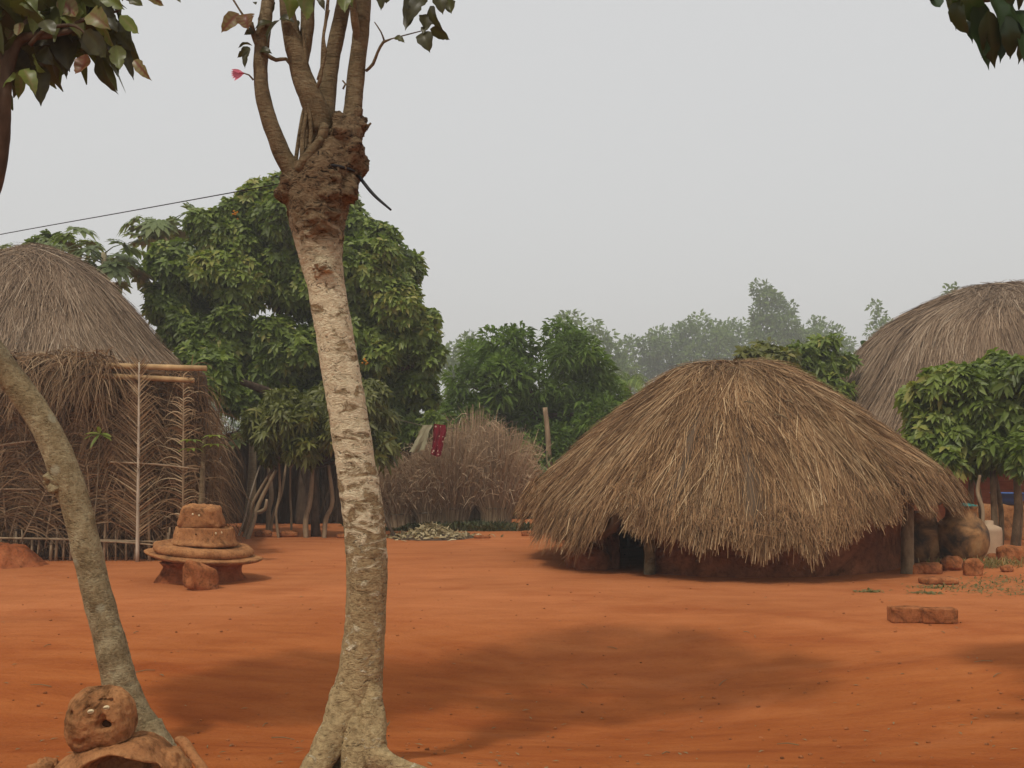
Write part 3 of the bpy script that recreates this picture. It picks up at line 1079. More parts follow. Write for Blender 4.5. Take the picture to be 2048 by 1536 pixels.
def frond(g, base, top, nleaf, L, lift, rng, side=A([1, 0, 0]), fwd=A([0, -1, 0]), tlo=0.3, thi=1.0, droop=0.5, bow=0.1, w=0.022):
    base, top = A(base), A(top)
    ax = nrm(top - base)
    side = nrm(side - ax * np.dot(side, ax))
    t = np.repeat(np.linspace(0.12, 1.0, nleaf), 2)
    sg = np.tile([1.0, -1.0], nleaf)
    m = len(t)
    p = base + (top - base) * t[:, None] + fwd * (bow * np.sin(t * np.pi))[:, None]
    d = nrm(ax * (lift + 0.5 * t[:, None] ** 2 + rng.normal(0, 0.10, (m, 1))) + side * sg[:, None] + fwd * rng.normal(0.12, 0.2, (m, 1)))
    ll = L * (1.05 - 0.65 * t ** 2) * rng.uniform(0.75, 1.1, m)
    dr = rng.uniform(0.2, 1.0, m) * droop
    paths = []
    for f in np.linspace(0, 1, 5):
        paths.append(p + d * (ll * f)[:, None] - A([0, 0, 1]) * (dr * ll * f * f)[:, None])
    ribbons(g, np.stack(paths, 1), w * rng.uniform(0.6, 1.1, m), nrm(fwd + rng.normal(0, 0.5, (m, 3))), np.clip(rng.uniform(tlo, thi, m), 0, 1), 0.15)
    return g


# dark packed leaf mat behind
g = Geo()
n = 5200
px_ = rng.uniform(fx0, fx1, n)
pz_ = rng.uniform(0.15, 2.75, n)
an = rng.normal(-0.2, 0.9, n) + np.where(rng.uniform(size=n) < 0.5, 0, np.pi)
ll = rng.uniform(0.25, 0.7, n)
b0 = np.stack([px_, fy + rng.uniform(-0.16, 0.12, n), pz_], -1)
dd = nrm(np.stack([np.cos(an), rng.normal(0, 0.25, n), np.abs(np.sin(an)) * 1.2 + 0.25], -1))
dr = rng.uniform(0.5, 1.7, n)
paths = np.stack([b0 + dd * (ll * f)[:, None] - A([0, 0, 1]) * (dr * ll * f * f)[:, None] for f in np.linspace(0, 1, 5)], 1)
ribbons(g, paths, rng.uniform(0.010, 0.026, n), nrm(A([0, -1, 0.1]) + rng.normal(0, 0.5, (n, 3))), np.clip(rng.normal(0.42, 0.25, n), 0, 1), 0.2)
n = 1500
px_ = rng.uniform(fx0, fx1, n)
b0 = np.stack([px_, fy + rng.uniform(-0.1, 0.12, n), rng.uniform(0.0, 0.4, n)], -1)
tp = b0 + np.stack([rng.normal(0, 0.2, n), rng.normal(0, 0.05, n), rng.uniform(1.0, 2.5, n)], -1)
ribbons(g, np.stack([b0, (b0 + tp) / 2 + rng.normal(0, 0.04, (n, 3)), tp], 1), rng.uniform(0.008, 0.02, n), nrm(A([0, -1, 0]) + rng.normal(0, 0.4, (n, 3))), np.clip(rng.normal(0.3, 0.2, n), 0, 1), 0.5)
inf = mk('leaf_screen', g, M['frond'], fence)
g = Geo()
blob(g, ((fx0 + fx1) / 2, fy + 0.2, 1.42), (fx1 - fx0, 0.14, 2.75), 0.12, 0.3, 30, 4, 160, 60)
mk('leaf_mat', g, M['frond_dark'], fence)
# shaggy top hanging over the rails
g = Geo()
n = 3200
px_ = fx0 + (fx1 - 1.25 - fx0) * rng.uniform(0, 1, n)
b0 = np.stack([px_, fy + rng.uniform(-0.34, 0.1, n), rng.uniform(2.55, 2.92, n)], -1)
dd = nrm(np.stack([rng.normal(0, 0.6, n), -0.5 + rng.normal(0, 0.3, n), rng.uniform(-0.2, 0.8, n)], -1))
ll = rng.uniform(0.3, 0.8, n)
dr = rng.uniform(0.6, 1.6, n)
paths = np.stack([b0 + dd * (ll * f)[:, None] - A([0, 0, 1]) * (dr * ll * f * f)[:, None] for f in np.linspace(0, 1, 5)], 1)
ribbons(g, paths, rng.uniform(0.01, 0.022, n), nrm(A([0, -1, 0.3]) + rng.normal(0, 0.5, (n, 3))), np.clip(rng.normal(0.5, 0.22, n), 0, 1), 0.2)
mk('leaf_fringe', g, M['frond'], fence)


def frond_part(x, zb, zt, nl, L, lift, lean=0.0, y=-0.2, droop=0.5, tl=0.35, th_=1.0, rw=0.016, pale=False, seed=0):
    r_ = rg(seed)
    base = A([x, fy + y, zb])
    top = A([x + lean, fy + y + 0.02, zt])
    g = Geo()
    frond(g, base, top, nl, L, lift, r_, tlo=tl, thi=th_, droop=droop, bow=0.05)
    f = mk('frond', g, M['frond'], fence)
    g = Geo()
    tube(g, [base, (base + top) / 2 + A([0.02, -0.05, 0]), top], [rw, rw * 0.8, rw * 0.45], 8, 0.15)
    mk('stem', g, M['rachis'] if pale else M['stick'], f, True)
    return f


frond_part(-5.245, 0.0, 2.80, 70, 0.55, 0.75, 0.02, -0.30, 0.12, 0.5, 1.0, 0.026, True, 1)
frond_part(-4.62, 0.35, 2.62, 52, 0.5, 0.7, 0.0, -0.26, 0.9, 0.45, 1.0, 0.018, False, 2)
for k in range(28):
    x = rng.uniform(fx0 + 0.2, fx1 - 0.4)
    up = rng.uniform() < 0.45
    zb, zt = (rng.uniform(0.1, 0.6), rng.uniform(1.7, 2.7)) if up else (rng.uniform(2.2, 2.8), rng.uniform(0.5, 1.2))
    frond_part(x, zb, zt, 40, rng.uniform(0.4, 0.65), rng.uniform(0.2, 0.8), rng.normal(0, 0.3), rng.uniform(-0.28, -0.16), rng.uniform(0.5, 1.4), 0.1, 0.85, 0.012, False, 30 + k)
for (za, zb_, r_, xa, xb, mm, yo) in [(2.80, 2.72, 0.045, fx0, fx1 + 0.12, 'bamboo', -0.22), (2.64, 2.55, 0.04, -7.2, fx1 - 0.05, 'bamboo', -0.24), (2.69, 2.66, 0.03, -6.4, -4.9, 'stick', -0.16),
                                      (1.40, 1.30, 0.014, -5.6, fx1 + 0.05, 'stick', -0.36), (1.55, 1.72, 0.012, -7.6, -6.5, 'stick', -0.32),
                                      (0.35, 0.27, 0.016, fx0, fx1 - 0.1, 'stick', -0.26), (0.30, 0.20, 0.014, -6.0, -4.7, 'stick', -0.3), (0.98, 1.02, 0.014, fx0, -6.6, 'stick', -0.3)]:
    g = Geo()
    tube(g, [(xa, fy + yo, za), ((xa + xb) / 2, fy + yo + 0.02, (za + zb_) / 2 + 0.02), (xb, fy + yo, zb_)], [r_, r_ * 1.05, r_ * 0.85], 10, 0.2, 0.08, 5, 2)
    mk('rail', g, M[mm], fence, True)
for k in range(46):
    x = fx0 + 0.1 + (fx1 - fx0 - 0.15) * (k + rng.uniform(-0.4, 0.4)) / 46
    h = rng.uniform(0.28, 0.55)
    if rng.uniform() < 0.2:
        h = rng.uniform(0.9, 2.0)
    yo = rng.uniform(-0.24, -0.14)
    r_ = rng.uniform(0.010, 0.024)
    g = Geo()
    z_ = float(gz(x, fy + yo))
    tube(g, [(x, fy + yo, z_ - 0.03), (x + rng.normal(0, 0.05) * h, fy + yo, z_ + h)], [r_, r_ * 0.85], 7, 0.15)
    mk('stake', g, M['stick'], fence, True)

# the return of the screen, running back beside the yard
rng = rg(22)
fr2 = thing('frond_fence', (-4.6, 17.3, 0), 'shaggy dark side screen of dry fronds running back under the big tree', 'fence')
g = Geo()
n = 2600
t = rng.uniform(0, 1, n)
b0 = np.stack([-4.62 - 0.85 * t + rng.normal(0, 0.1, n), 15.2 + 3.3 * t, rng.uniform(0.05, 2.3, n) * (1 - 0.15 * t)], -1)
dd = nrm(np.stack([rng.normal(0.5, 0.5, n), rng.normal(-0.3, 0.5, n), rng.uniform(0.0, 1.2, n)], -1))
ll = rng.uniform(0.3, 0.75, n)
dr = rng.uniform(0.5, 1.6, n)
paths = np.stack([b0 + dd * (ll * f)[:, None] - A([0, 0, 1]) * (dr * ll * f * f)[:, None] for f in np.linspace(0, 1, 5)], 1)
ribbons(g, paths, rng.uniform(0.010, 0.022, n), nrm(A([0.5, -1, 0.1]) + rng.normal(0, 0.5, (n, 3))), np.clip(rng.normal(0.42, 0.22, n), 0, 1), 0.2)
mk('leaf_screen', g, M['frond'], fr2)
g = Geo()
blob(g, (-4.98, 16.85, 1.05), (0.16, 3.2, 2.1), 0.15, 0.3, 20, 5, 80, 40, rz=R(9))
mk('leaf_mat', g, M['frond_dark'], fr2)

# brush fence far back under the trees
rng = rg(23)
bf = thing('brush_fence', (-3.6, 23.2, 0), 'dark brush fence in the shade behind the propped poles', 'fence')
g = Geo()
n = 3000
b0 = np.stack([rng.uniform(-6.4, -1.6, n), 23.2 + rng.normal(0, 0.1, n), 0 * np.ones(n)], -1)
tp = b0 + np.stack([rng.normal(0, 0.25, n), rng.normal(0, 0.1, n), rng.uniform(1.0, 2.3, n)], -1)
ribbons(g, np.stack([b0, (b0 + tp) / 2 + rng.normal(0, 0.05, (n, 3)), tp], 1), rng.uniform(0.015, 0.035, n), nrm(A([0, -1, 0]) + rng.normal(0, 0.4, (n, 3))), np.clip(rng.normal(0.3, 0.2, n), 0, 1), 0.4)
mk('brushwood', g, M['frond_dark'], bf)
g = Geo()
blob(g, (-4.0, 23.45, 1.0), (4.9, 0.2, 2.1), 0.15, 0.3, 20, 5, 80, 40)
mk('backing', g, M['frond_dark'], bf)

# ------------------------------------------------------------------ reed bundles
REEDS = [(800, 1030, 790, 895, 0.34, 0.62, 'dim sheaf of dry reeds, first of the row from the poles'),
         (856, 1034, 850, 880, 0.33, 0.62, 'sheaf of dry reeds just below the khaki cloth'),
         (905, 1036, 915, 838, 0.36, 0.85, 'sheaf of dry reeds standing just right of the red cloth'),
         (950, 1030, 955, 812, 0.40, 0.80, 'tallest bushy sheaf of dry reeds with a feathery dome'),
         (990, 1038, 1005, 838, 0.36, 0.80, 'leaning sheaf of dry reeds nearest the golden hut')]
for k, (u0, v0, u1, v1, r0, r1, lab) in enumerate(REEDS):
    rng = rg(50 + k)
    d = 21.4 + (0.4 if k == 3 else 0)
    b_ = ground_at(u0, d)
    t_ = P(u1, v1 + 14, d)
    rb = thing('reed_sheaf', b_, lab, 'reed sheaf', 'sheaves of dry reeds')
    g = Geo()
    n = 2300
    a = rng.uniform(0, 2 * np.pi, n)
    q = np.sqrt(rng.uniform(0, 1, n))
    r_in = q * r0 * 0.8
    r_out = q * r1
    hh = (t_[2] - b_[2]) * rng.uniform(0.55, 1.06, n) * (1 - 0.28 * q ** 2)
    p0 = b_ + np.stack([r_in * np.cos(a), r_in * np.sin(a) * 0.7, 0 * a], -1)
    fr_ = hh / (t_[2] - b_[2])
    ctr = b_ + (t_ - b_) * fr_[:, None]
    wob_ = .09 * vnoise(np.stack([3 * np.cos(a), 3 * np.sin(a), 2 * q], -1), k)
    p3 = np.stack([wob_ + ctr[:, 0] + r_out * np.cos(a), ctr[:, 1] + r_out * np.sin(a) * 0.7, b_[2] + hh], -1) + rng.normal(0, 0.07, (n, 3))
    p1 = p0 * 0.66 + p3 * 0.34
    p1[:, :2] = 0.72 * p1[:, :2] + 0.28 * (b_ + (t_ - b_) * 0.33)[:2]
    p2 = p0 * 0.33 + p3 * 0.67
    p2[:, :2] = 0.88 * p2[:, :2] + 0.12 * (b_ + (t_ - b_) * 0.66)[:2]
    ribbons(g, np.stack([p0, p1, p2, p3], 1), rng.uniform(0.010, 0.024, n), nrm(A([0, -1, 0.2]) + rng.normal(0, 0.6, (n, 3))), np.clip(rng.normal(0.5, 0.25, n) + 0.15 * (q - 0.5), 0, 1), 0.25)
    # feathery side stems round the head
    m2 = 2200
    pi_ = rng.integers(0, n, m2)
    f_ = rng.uniform(0.35, 1.0, m2)[:, None]
    st_ = p1[pi_] * (1 - f_) + p3[pi_] * f_
    od = nrm(np.stack([np.cos(a[pi_]), np.sin(a[pi_]) * .8, rng.uniform(-.1, 1.3, m2)], -1) + rng.normal(0, .55, (m2, 3)))
    l2 = rng.uniform(.12, .38, m2)[:, None]
    ribbons(g, np.stack([st_, st_ + od * l2 * .5, st_ + od * l2 - A([0, 0, 1]) * l2 * rng.uniform(0, .5, (m2, 1))], 1), rng.uniform(.008, .018, m2), nrm(A([0, -1, .2]) + rng.normal(0, .7, (m2, 3))), np.clip(rng.normal(.6, .25, m2), 0, 1), .3)
    mk('stalks', g, M['reed'], rb)
    g = Geo()
    c5 = b_ + (t_ - b_) * 0.2
    lathe(g, [(r0 * 0.72, -0.012), (r0 * 0.74, 0.0), (r0 * 0.72, 0.012)], c5, 30, 0.01, 8, k)
    mk('binding', g, M['rope'], rb, True)

# low dark weeds along the foot of the reeds
rng = rg(60)
g = Geo()
n = 3600
px_ = rng.uniform(-3.3, 0.4, n)
b0 = np.stack([px_, 20.9 + rng.uniform(-0.25, 0.7, n), 0 * px_], -1)
b0[:, 2] = gz(b0[:, 0], b0[:, 1])
leaves(g, b0, nrm(np.stack([rng.normal(0, 0.5, n), rng.normal(0, 0.5, n), np.ones(n)], -1)), A([0, -1, 0.1]) + 0 * b0, rng.uniform(0.08, 0.26, n) * (1 + .8 * vnoise(np.stack([px_ * 3, 0 * px_, 0 * px_], -1), 3)), 0.03, rng.uniform(0, 1, n), 2, 0.4)
tag(mk('weeds', g, M['leaf_shade'], None), 'dark low weeds along the foot of the reed sheaves', 'weeds', kind='stuff')


# ------------------------------------------------------------------ trees
def simple_tree(name, base, trunk_pts, trunk_r, lumps, mat, bark, label, cat, group=None, style='spray', n=3000, L=0.3, W=0.1, seed=0, limbs=5, **kw):
    rng = rg(seed)
    t = thing(name, base, label, cat, group)
    g = Geo()
    tube(g, trunk_pts, trunk_r, 10, 0.25, 0.12, 3, seed)
    mk('trunk', g, bark, t, True)
    g = Geo()
    idx = rng.choice(len(lumps), min(limbs, len(lumps)), replace=False)
    st = A(trunk_pts[-1])
    for k in idx:
        c = A(lumps[k][0])
        mid = (st + c) / 2 + rng.normal(0, 0.05, 3) * np.linalg.norm(c - st)
        r_ = trunk_r[-1] * 0.7
        tube(g, [st - A([0, 0, r_]), mid, c], [r_, r_ * 0.6, r_ * 0.2], 7, 0.3, 0.1, 3, seed + int(k))
    mk('limbs', g, bark, t, True)
    g = Geo()
    clump = kw.pop('clump', 0)
    if clump:
        lumps = sublumps(lumps, rng, clump)
    if style == 'rosette':
        rosettes(g, lumps, n, L, W, rng, **kw)
    else:
        sprays(g, lumps, n, L, W, rng, **kw)
    mk('crown', g, mat, t)
    return t


# the big broad leaved tree behind the front trunk
rng = rg(70)
BD = 23.0
big = px_lumps([(a_, b_, c_ - 12) + tuple(e_) for a_, b_, c_, *e_ in [(530, 398, 66), (800, 535, 66), (760, 480, 56), (425, 615, 70), (515, 495, 82), (345, 640, 50),  (450, 470, 80), (590, 440, 85), (690, 460, 80), (375, 535, 78), (480, 555, 95), (610, 560, 105), (735, 545, 95), (790, 600, 70),
                (835, 665, 62), (862, 720, 42), (820, 770, 75), (335, 605, 55), (375, 660, 60), (460, 680, 85), (560, 700, 95), (680, 690, 105), (765, 690, 95),
                (425, 745, 60, -3.0), (385, 715, 48, -1.5), (470, 800, 46, -1.5), (345, 670, 40), (500, 770, 55), (720, 800, 80), (800, 845, 60), (650, 810, 80), (865, 850, 40), (565, 810, 60)]], BD, 0.9, rng, 0.7)
bb = ground_at(615, BD)
bt = simple_tree('broadleaf_tree', bb, [bb - A([0, 0, .1]), bb + A([.05, 0, 1.2]), bb + A([.1, 0, 2.6])], [0.28, 0.22, 0.2], big, M['leaf_big'], M['bark_dark'],
                 'huge dense green broad leaved tree with a domed crown behind the pale front trunk', 'tree', None, 'rosette', 15500, 0.175, 0.08, 71, 9, clump=4, per=6, droop=0.3, inner=0.55)
for k, (u, v) in enumerate([(470, 428), (548, 462), (730, 722)]):
    g = Geo()
    c0 = P(u, v, BD - 1.15)
    for q in range(7):
        blob(g, c0 + rg(k * 9 + q).normal(0, 0.035, 3), (0.045, 0.04, 0.035), 1, 0.1, 3, q, 8, 6)
    mk('blossom', g, M['orange_bloom'], bt, True)

# the shorter mango style shade tree held up by poles
rng = rg(72)
sh = px_lumps([(525, 850, 42), (575, 850, 48), (640, 850, 50), (690, 855, 50), (740, 850, 50), (765, 890, 36), (545, 885, 34), (610, 890, 40), (570, 805, 36), (700, 890, 40), (650, 800, 40), (735, 800, 40)], 19.2, 1.1, rng, 0.5)
sb = ground_at(632, 19.3)
simple_tree('shade_tree', sb, [sb - A([0, 0, .05]), sb + A([-.02, 0, .35]), sb + A([-.05, 0, 1.3])], [0.10, 0.075, 0.06], sh, M['leaf_mango'], M['bark_dark'],
            'small yellowish green shade tree with a flat crown propped on thin poles', 'tree', None, 'rosette', 1700, 0.20, 0.055, 73, 8, clump=5, per=7, droop=0.45, inner=0.3, spread=80, up=0.2)

# right hand trees in front of the brick wall
rng = rg(74)
for k, (lab, ub, dbase, tops, lmp, sd) in enumerate([
    ('leafy little tree with a wide low crown between the golden hut and the jars', 1952, 16.6, (1945, 935), [(1850, 800, 46), (1900, 770, 52), (1860, 860, 52), (1830, 905, 30), (1910, 850, 55), (1935, 900, 46), (1890, 920, 34)], 75),
    ('leafy little tree with its crown rising above the cream can', 1992, 16.3, (1985, 940), [(1950, 765, 50), (1990, 745, 42), (1965, 830, 56), (2000, 890, 52), (1965, 905, 40)], 76),
    ('leafy little tree cut by the right edge, with a twin forked stem', 2025, 16.0, (2030, 930), [(2045, 770, 55), (2030, 840, 58), (2080, 830, 70), (2060, 905, 50), (2110, 770, 50)], 77)]):
    b_ = ground_at(ub, dbase)
    lm = px_lumps(lmp, dbase, 1.0, rng, 0.35)
    tp = P(tops[0], tops[1], dbase)
    t_ = simple_tree('leafy_tree', b_, [b_ - A([0, 0, .05]), b_ * .5 + tp * .5 + A([.06 * (k - 1), 0, 0]), tp], [0.06, 0.05, 0.042], lm, M['leaf_big'], M['bark_grey'], lab, 'tree', 'little trees by the brick wall',
                     'rosette', 860 + 60 * k, 0.20, 0.082, sd, 5, clump=6, per=7, droop=0.4, inner=0.35, spread=75)
    g = Geo()
    b2 = b_ + A([0.12, 0.1, 0])
    tube(g, [b2, b2 * .5 + tp * .5 + A([.09, 0.05, 0]), tp + A([.05, .1, .1])], [0.045, 0.04, 0.03], 9, 0.15, 0.1, 4, sd)
    mk('trunk', g, M['bark_grey'], t_, True)

# the feathery tree beyond the reeds
rng = rg(78)
ND = 28.0
nl = px_lumps([(1000, 690, 42), (965, 720, 45), (1035, 690, 38), (1120, 680, 40), (1145, 705, 48), (1185, 745, 45), (945, 775, 50), (1010, 760, 60), (1085, 770, 60), (1150, 785, 60), (1215, 785, 40),
               (925, 830, 45), (985, 840, 60), (1060, 850, 65), (1140, 850, 65), (1205, 840, 50), (1010, 905, 50), (1090, 910, 60), (1160, 910, 55), (1230, 850, 30), (930, 890, 40)], ND, 1.0, rng, 1.0)
nb_ = ground_at(1075, ND)
simple_tree('feathery_tree', nb_, [nb_ - A([0, 0, .1]), nb_ + A([0, 0, 1.4]), nb_ + A([.1, 0, 2.6])], [0.17, 0.14, 0.12], nl, M['leaf_neem'], M['bark_dark'],
            'bright green feathery tree with a billowing crown between the reeds and the golden hut', 'tree', None, 'spray', 20000, 0.28, 0.075, 79, 9, clump=7, droop=0.5, rows=2, tuft=2.2, inner=0.35, up=0.5, jit=0.55)

# trees and shrubs behind the golden hut
rng = rg(80)
for k, (nm, lab, d, ub, lmp, L, W, mat, sd, cnt) in enumerate([
    ('leafy_shrub', 'olive green shrub peeping over the crest of the golden hut', 21.5, 1535, [(1530, 715, 36), (1500, 715, 24), (1560, 730, 36), (1520, 750, 40), (1570, 770, 40)], 0.23, 0.08, 'leaf_mango', 81, 420),
    ('leafy_shrub', 'bright green bushy shrub in the gap between the golden hut and the tall house', 23.0, 1645, [(1600, 705, 32), (1640, 700, 36), (1672, 730, 36), (1630, 750, 44), (1655, 780, 40), (1610, 780, 40), (1560, 760, 30), (1640, 800, 40)], 0.22, 0.07, 'leaf_big', 82, 700),
    ('leafy_shrub', 'shadowy shrub at the foot of the feathery tree', 25.0, 1050, [(1045, 985, 30), (1075, 970, 34), (1040, 1020, 30), (1080, 1010, 36)], 0.2, 0.07, 'leaf_shade', 83, 420),
    ('leafy_shrub', 'small dark shrub between two reed sheaves', 22.9, 945, [(945, 1000, 18), (940, 1030, 16), (952, 1020, 20)], 0.16, 0.06, 'leaf_shade', 84, 160)]):
    b_ = ground_at(ub, d)
    simple_tree(nm, b_, [b_ - A([0, 0, .05]), b_ + A([0, 0, .3])], [0.05, 0.04], px_lumps(lmp, d, 1.0, rng, 0.3), M[mat], M['bark_grey'], lab, 'shrub', None, 'rosette', cnt, L, W, sd, 4, clump=4, per=6, droop=0.35, inner=0.3)


def banana(base, label, lv, seed):
    rng = rg(seed)
    t = thing('banana_plant', base, label, 'banana plant', 'banana plants')
    top = A(base) + A([0, 0, lv[0][3]])
    g = Geo()
    tube(g, [base, (A(base) + top) / 2 + A([.04, 0, 0]), top], [0.11, 0.09, 0.06], 10, 0.2)
    mk('stem', g, M['leaf_banana'], t, True)
    for (dx, dy, dz, _, tn) in lv:
        g = Geo()
        d = nrm(A([[dx, dy, dz]]))
        leaves(g, top[None], d, A([[0.1, -1, 0.25]]), [0.95], [0.24], [tn], 14, 0.35, 0.35, 0.25, rng, 0.6)
        mk('leaf', g, M['leaf_banana'], t)
    return t


banana(ground_at(1742, 26.0), 'banana plant with one dark torn leaf upright beside the tall house roof', [(-0.25, 0.0, 1, 3.75, 0.0), (-0.6, 0.2, 0.3, 3.75, 0.1), (0.8, 0.3, 0.5, 3.75, 0.2)], 1)
banana(ground_at(1672, 22.5), 'banana plant with pale green leaves among the bushes behind the golden hut', [(-0.1, -0.3, 0.9, 2.2, 0.9), (0.9, -0.3, 0.35, 2.2, 0.8), (-0.8, -0.2, 0.4, 2.2, 0.7), (0.4, -0.5, 0.1, 2.2, 0.85)], 2)


# papaya trees over the left house
def papaya(base, top, leaves_, label, seed, size=0.42, r=0.09):
    rng = rg(seed)
    base, top = A(base), A(top)
    t = thing('papaya_tree', base, label, 'papaya tree', 'papaya trees')
    g = Geo()
    tube(g, [base - A([0, 0, .05]), (base + top) / 2 + A([.05, 0, 0]), top], [r, r * 0.85, r * 0.6], 10, 0.2, 0.06, 6, seed)
    mk('trunk', g, M['bark_papaya'], t, True)
    gp, gl = Geo(), Geo()
    for k in range(leaves_):
        a = 2.4 * k + rng.uniform(-0.3, 0.3)
        el = rng.uniform(-0.35, 0.75)
        ln = rng.uniform(0.55, 1.0)
        st = top - A([0, 0, rng.uniform(0, 0.35)])
        d = A([math.cos(a) * math.cos(el), math.sin(a) * math.cos(el), math.sin(el)])
        e = st + d * ln - A([0, 0, 0.12 * ln])
        tube(gp, [st, (st + e) / 2 + A([0, 0, 0.04]), e], [0.014, 0.011, 0.008], 5, 0.3)
        # hand shaped blade: lobes fan out round the end of the stalk
        nv = nrm(A([d[0] * 0.35, d[1] * 0.35, 1]) + rng.normal(0, 0.25, 3))
        s1 = nrm(np.cross(nv, d))
        f1 = np.cross(s1, nv)
        tn = rng.uniform(0.1, 0.95)
        for an in np.radians([-130, -95, -62, -30, 0, 30, 62, 95, 130]):
            ld = f1 * math.cos(an) + s1 * math.sin(an)
            LL = size * rng.uniform(0.85, 1.1) * (1 - 0.25 * abs(an) / 2.3)
            leaves(gl, e[None], ld[None], nv[None], [LL], [LL * 0.36], [np.clip(tn + rng.normal(0, .06), 0, 1)], 4, 0.35, 0.15, 0.2, rng)
            for sg in (-1, 1):
                a2 = an + sg * 0.62
                l2 = f1 * math.cos(a2) + s1 * math.sin(a2)
                leaves(gl, (e + ld * LL * 0.45)[None], l2[None], nv[None], [LL * 0.42], [LL * 0.17], [np.clip(tn + rng.normal(0, .06), 0, 1)], 2, 0.3, 0.1)
    mk('leaf_stalks', gp, M['leaf_papaya'], t, True)
    mk('crown', gl, M['leaf_papaya'], t)
    return t


papaya(ground_at(335, 25.5), P(334, 446, 25.5), 18, 'papaya tree with a bare topped spoke crown beside the big domed tree', 91, 0.52)
papaya(ground_at(205, 22.0), P(208, 505, 22.0), 20, 'papaya tree with its leaf crown just right of the steep house peak', 92, 0.46)
papaya(ground_at(110, 22.6), P(115, 490, 22.6), 18, 'papaya tree with its leaf crown low behind the steep house peak', 93, 0.46)
papaya(ground_at(30, 23.0), P(25, 505, 23.0), 16, 'papaya tree at the left edge below the sagging wire', 94, 0.44)
papaya(ground_at(493, 20.6), P(505, 860, 20.6), 4, 'papaya tree with a pale ringed trunk in shade under the big domed tree', 95, 0.3, 0.10)

# far trees fading into the dust
FAR = [  # label, depth, base u, trunk top, lumps
    ('grey hazy tree at the left of the feathery tree', 62, 915, [(915, 720, 30), (930, 745, 40), (900, 740, 26), (935, 690, 22)], 1500),
    ('hazy tree with an open lacy crown right behind the feathery tree', 66, 1140, [(1130, 640, 16), (1150, 640, 16), (1140, 680, 26), (1120, 700, 24), (1165, 690, 22)], 900),
    ('hazy pointed tree on the right shoulder of the feathery tree', 70, 1205, [(1185, 660, 16), (1200, 680, 24), (1215, 710, 28), (1230, 750, 34), (1195, 740, 36)], 1600),
    ('hazy low round tree, leftmost in the far line of wood', 84, 1285, [(1272, 705, 30), (1303, 695, 32), (1265, 745, 36), (1310, 745, 42)], 2000),
    ('hazy flat topped tree of the far wood above the left slope of the golden hut', 86, 1350, [(1332, 684, 32), (1365, 674, 34), (1340, 725, 48), (1388, 722, 48)], 2400),
    ('hazy round headed tree with a knob of leaves at its top', 84, 1405, [(1400, 645, 22), (1407, 675, 36), (1432, 695, 38), (1400, 730, 48)], 2200),
    ('hazy rounded tree tucked under the left side of the tallest far tree', 88, 1462, [(1455, 668, 30), (1482, 680, 34), (1460, 715, 46), (1492, 725, 40)], 2200),
    ('tallest far tree, a steep hazy cone rising over the golden hut', 80, 1545, [(1521, 578, 18), (1535, 600, 24), (1522, 625, 24), (1550, 625, 32), (1528, 665, 32), (1570, 655, 32), (1545, 700, 48), (1585, 690, 30)], 3800),
    ('hazy bushy tree on the right of the tallest far tree', 82, 1640, [(1635, 655, 20), (1650, 670, 28), (1620, 685, 28), (1675, 690, 26), (1640, 720, 44), (1690, 730, 28)], 1900),
    ('hazy scrawny tree with a separate topknot left of the tall house roof', 72, 1765, [(1749, 612, 12), (1760, 640, 14), (1750, 660, 16), (1780, 655, 18), (1765, 690, 28), (1790, 690, 20)], 1100),
    ('hazy little round treetop showing over the tall house roof', 60, 1907, [(1906, 585, 17), (1912, 605, 18)], 500),
    ('hazy low tree in the dip before the tall house roof', 78, 1715, [(1705, 720, 24), (1725, 730, 26), (1715, 760, 34)], 900),
]
for k, (lab, d, ub, lmp, cnt) in enumerate(FAR):
    rng = rg(100 + k)
    d *= 1.7
    b_ = ground_at(ub, d)
    lm = px_lumps([(a_, b_, c_ * 1.1) for a_, b_, c_ in lmp], d, 1.0, rng, 1.7)
    top = A(lm[len(lm) // 2][0])
    lo_ = min(c_[2] - r_[2] for c_, r_ in lm)
    xm = float(np.mean([c_[0] for c_, r_ in lm]))
    wd = max(2.0, float(np.ptp([c_[0] for c_, r_ in lm])) * .5)
    while lo_ > 1.5:          # the crown goes on down behind the nearer things
        lo_ -= 2.2
        for sx in (-.5, .1, .6):
            rr_ = rng.uniform(1.5, 2.4)
            lm.append((A([xm + sx * wd + rng.normal(0, .4), d + rng.normal(0, 1.2), max(lo_, .8)]), (rr_ * 1.15, rr_, rr_)))
    simple_tree('distant_tree', b_, [b_ - A([0, 0, .1]), b_ * .6 + top * .4, top], [0.28, 0.2, 0.1], lm, M['leaf_far'], M['bark_far'], lab, 'tree', 'hazy trees in the distance',
                'spray', int(cnt * 2 + 240 * len(lm)), 0.7, 0.33, 110 + k, 4, clump=5, quads=True, tuft=0.5, inner=0.3, up=0.1, jit=0.8)

rng = rg(130)
g = Geo()
lm = []
for k in range(130):
    x = rng.uniform(-120, 120)
    y = rng.uniform(150, 180)
    r_ = rng.uniform(3.0, 6.2)
    lm.append((A([x, y, rng.uniform(1.0, 9)]), (r_ * 1.3, r_, r_)))
sprays(g, lm, 42000, 1.1, 0.5, rng, quads=True, tuft=0.4, inner=0.2)
tag(mk('distant_wood', g, M['leaf_far']), 'low belt of hazy woodland closing the horizon', 'wood', kind='stuff')

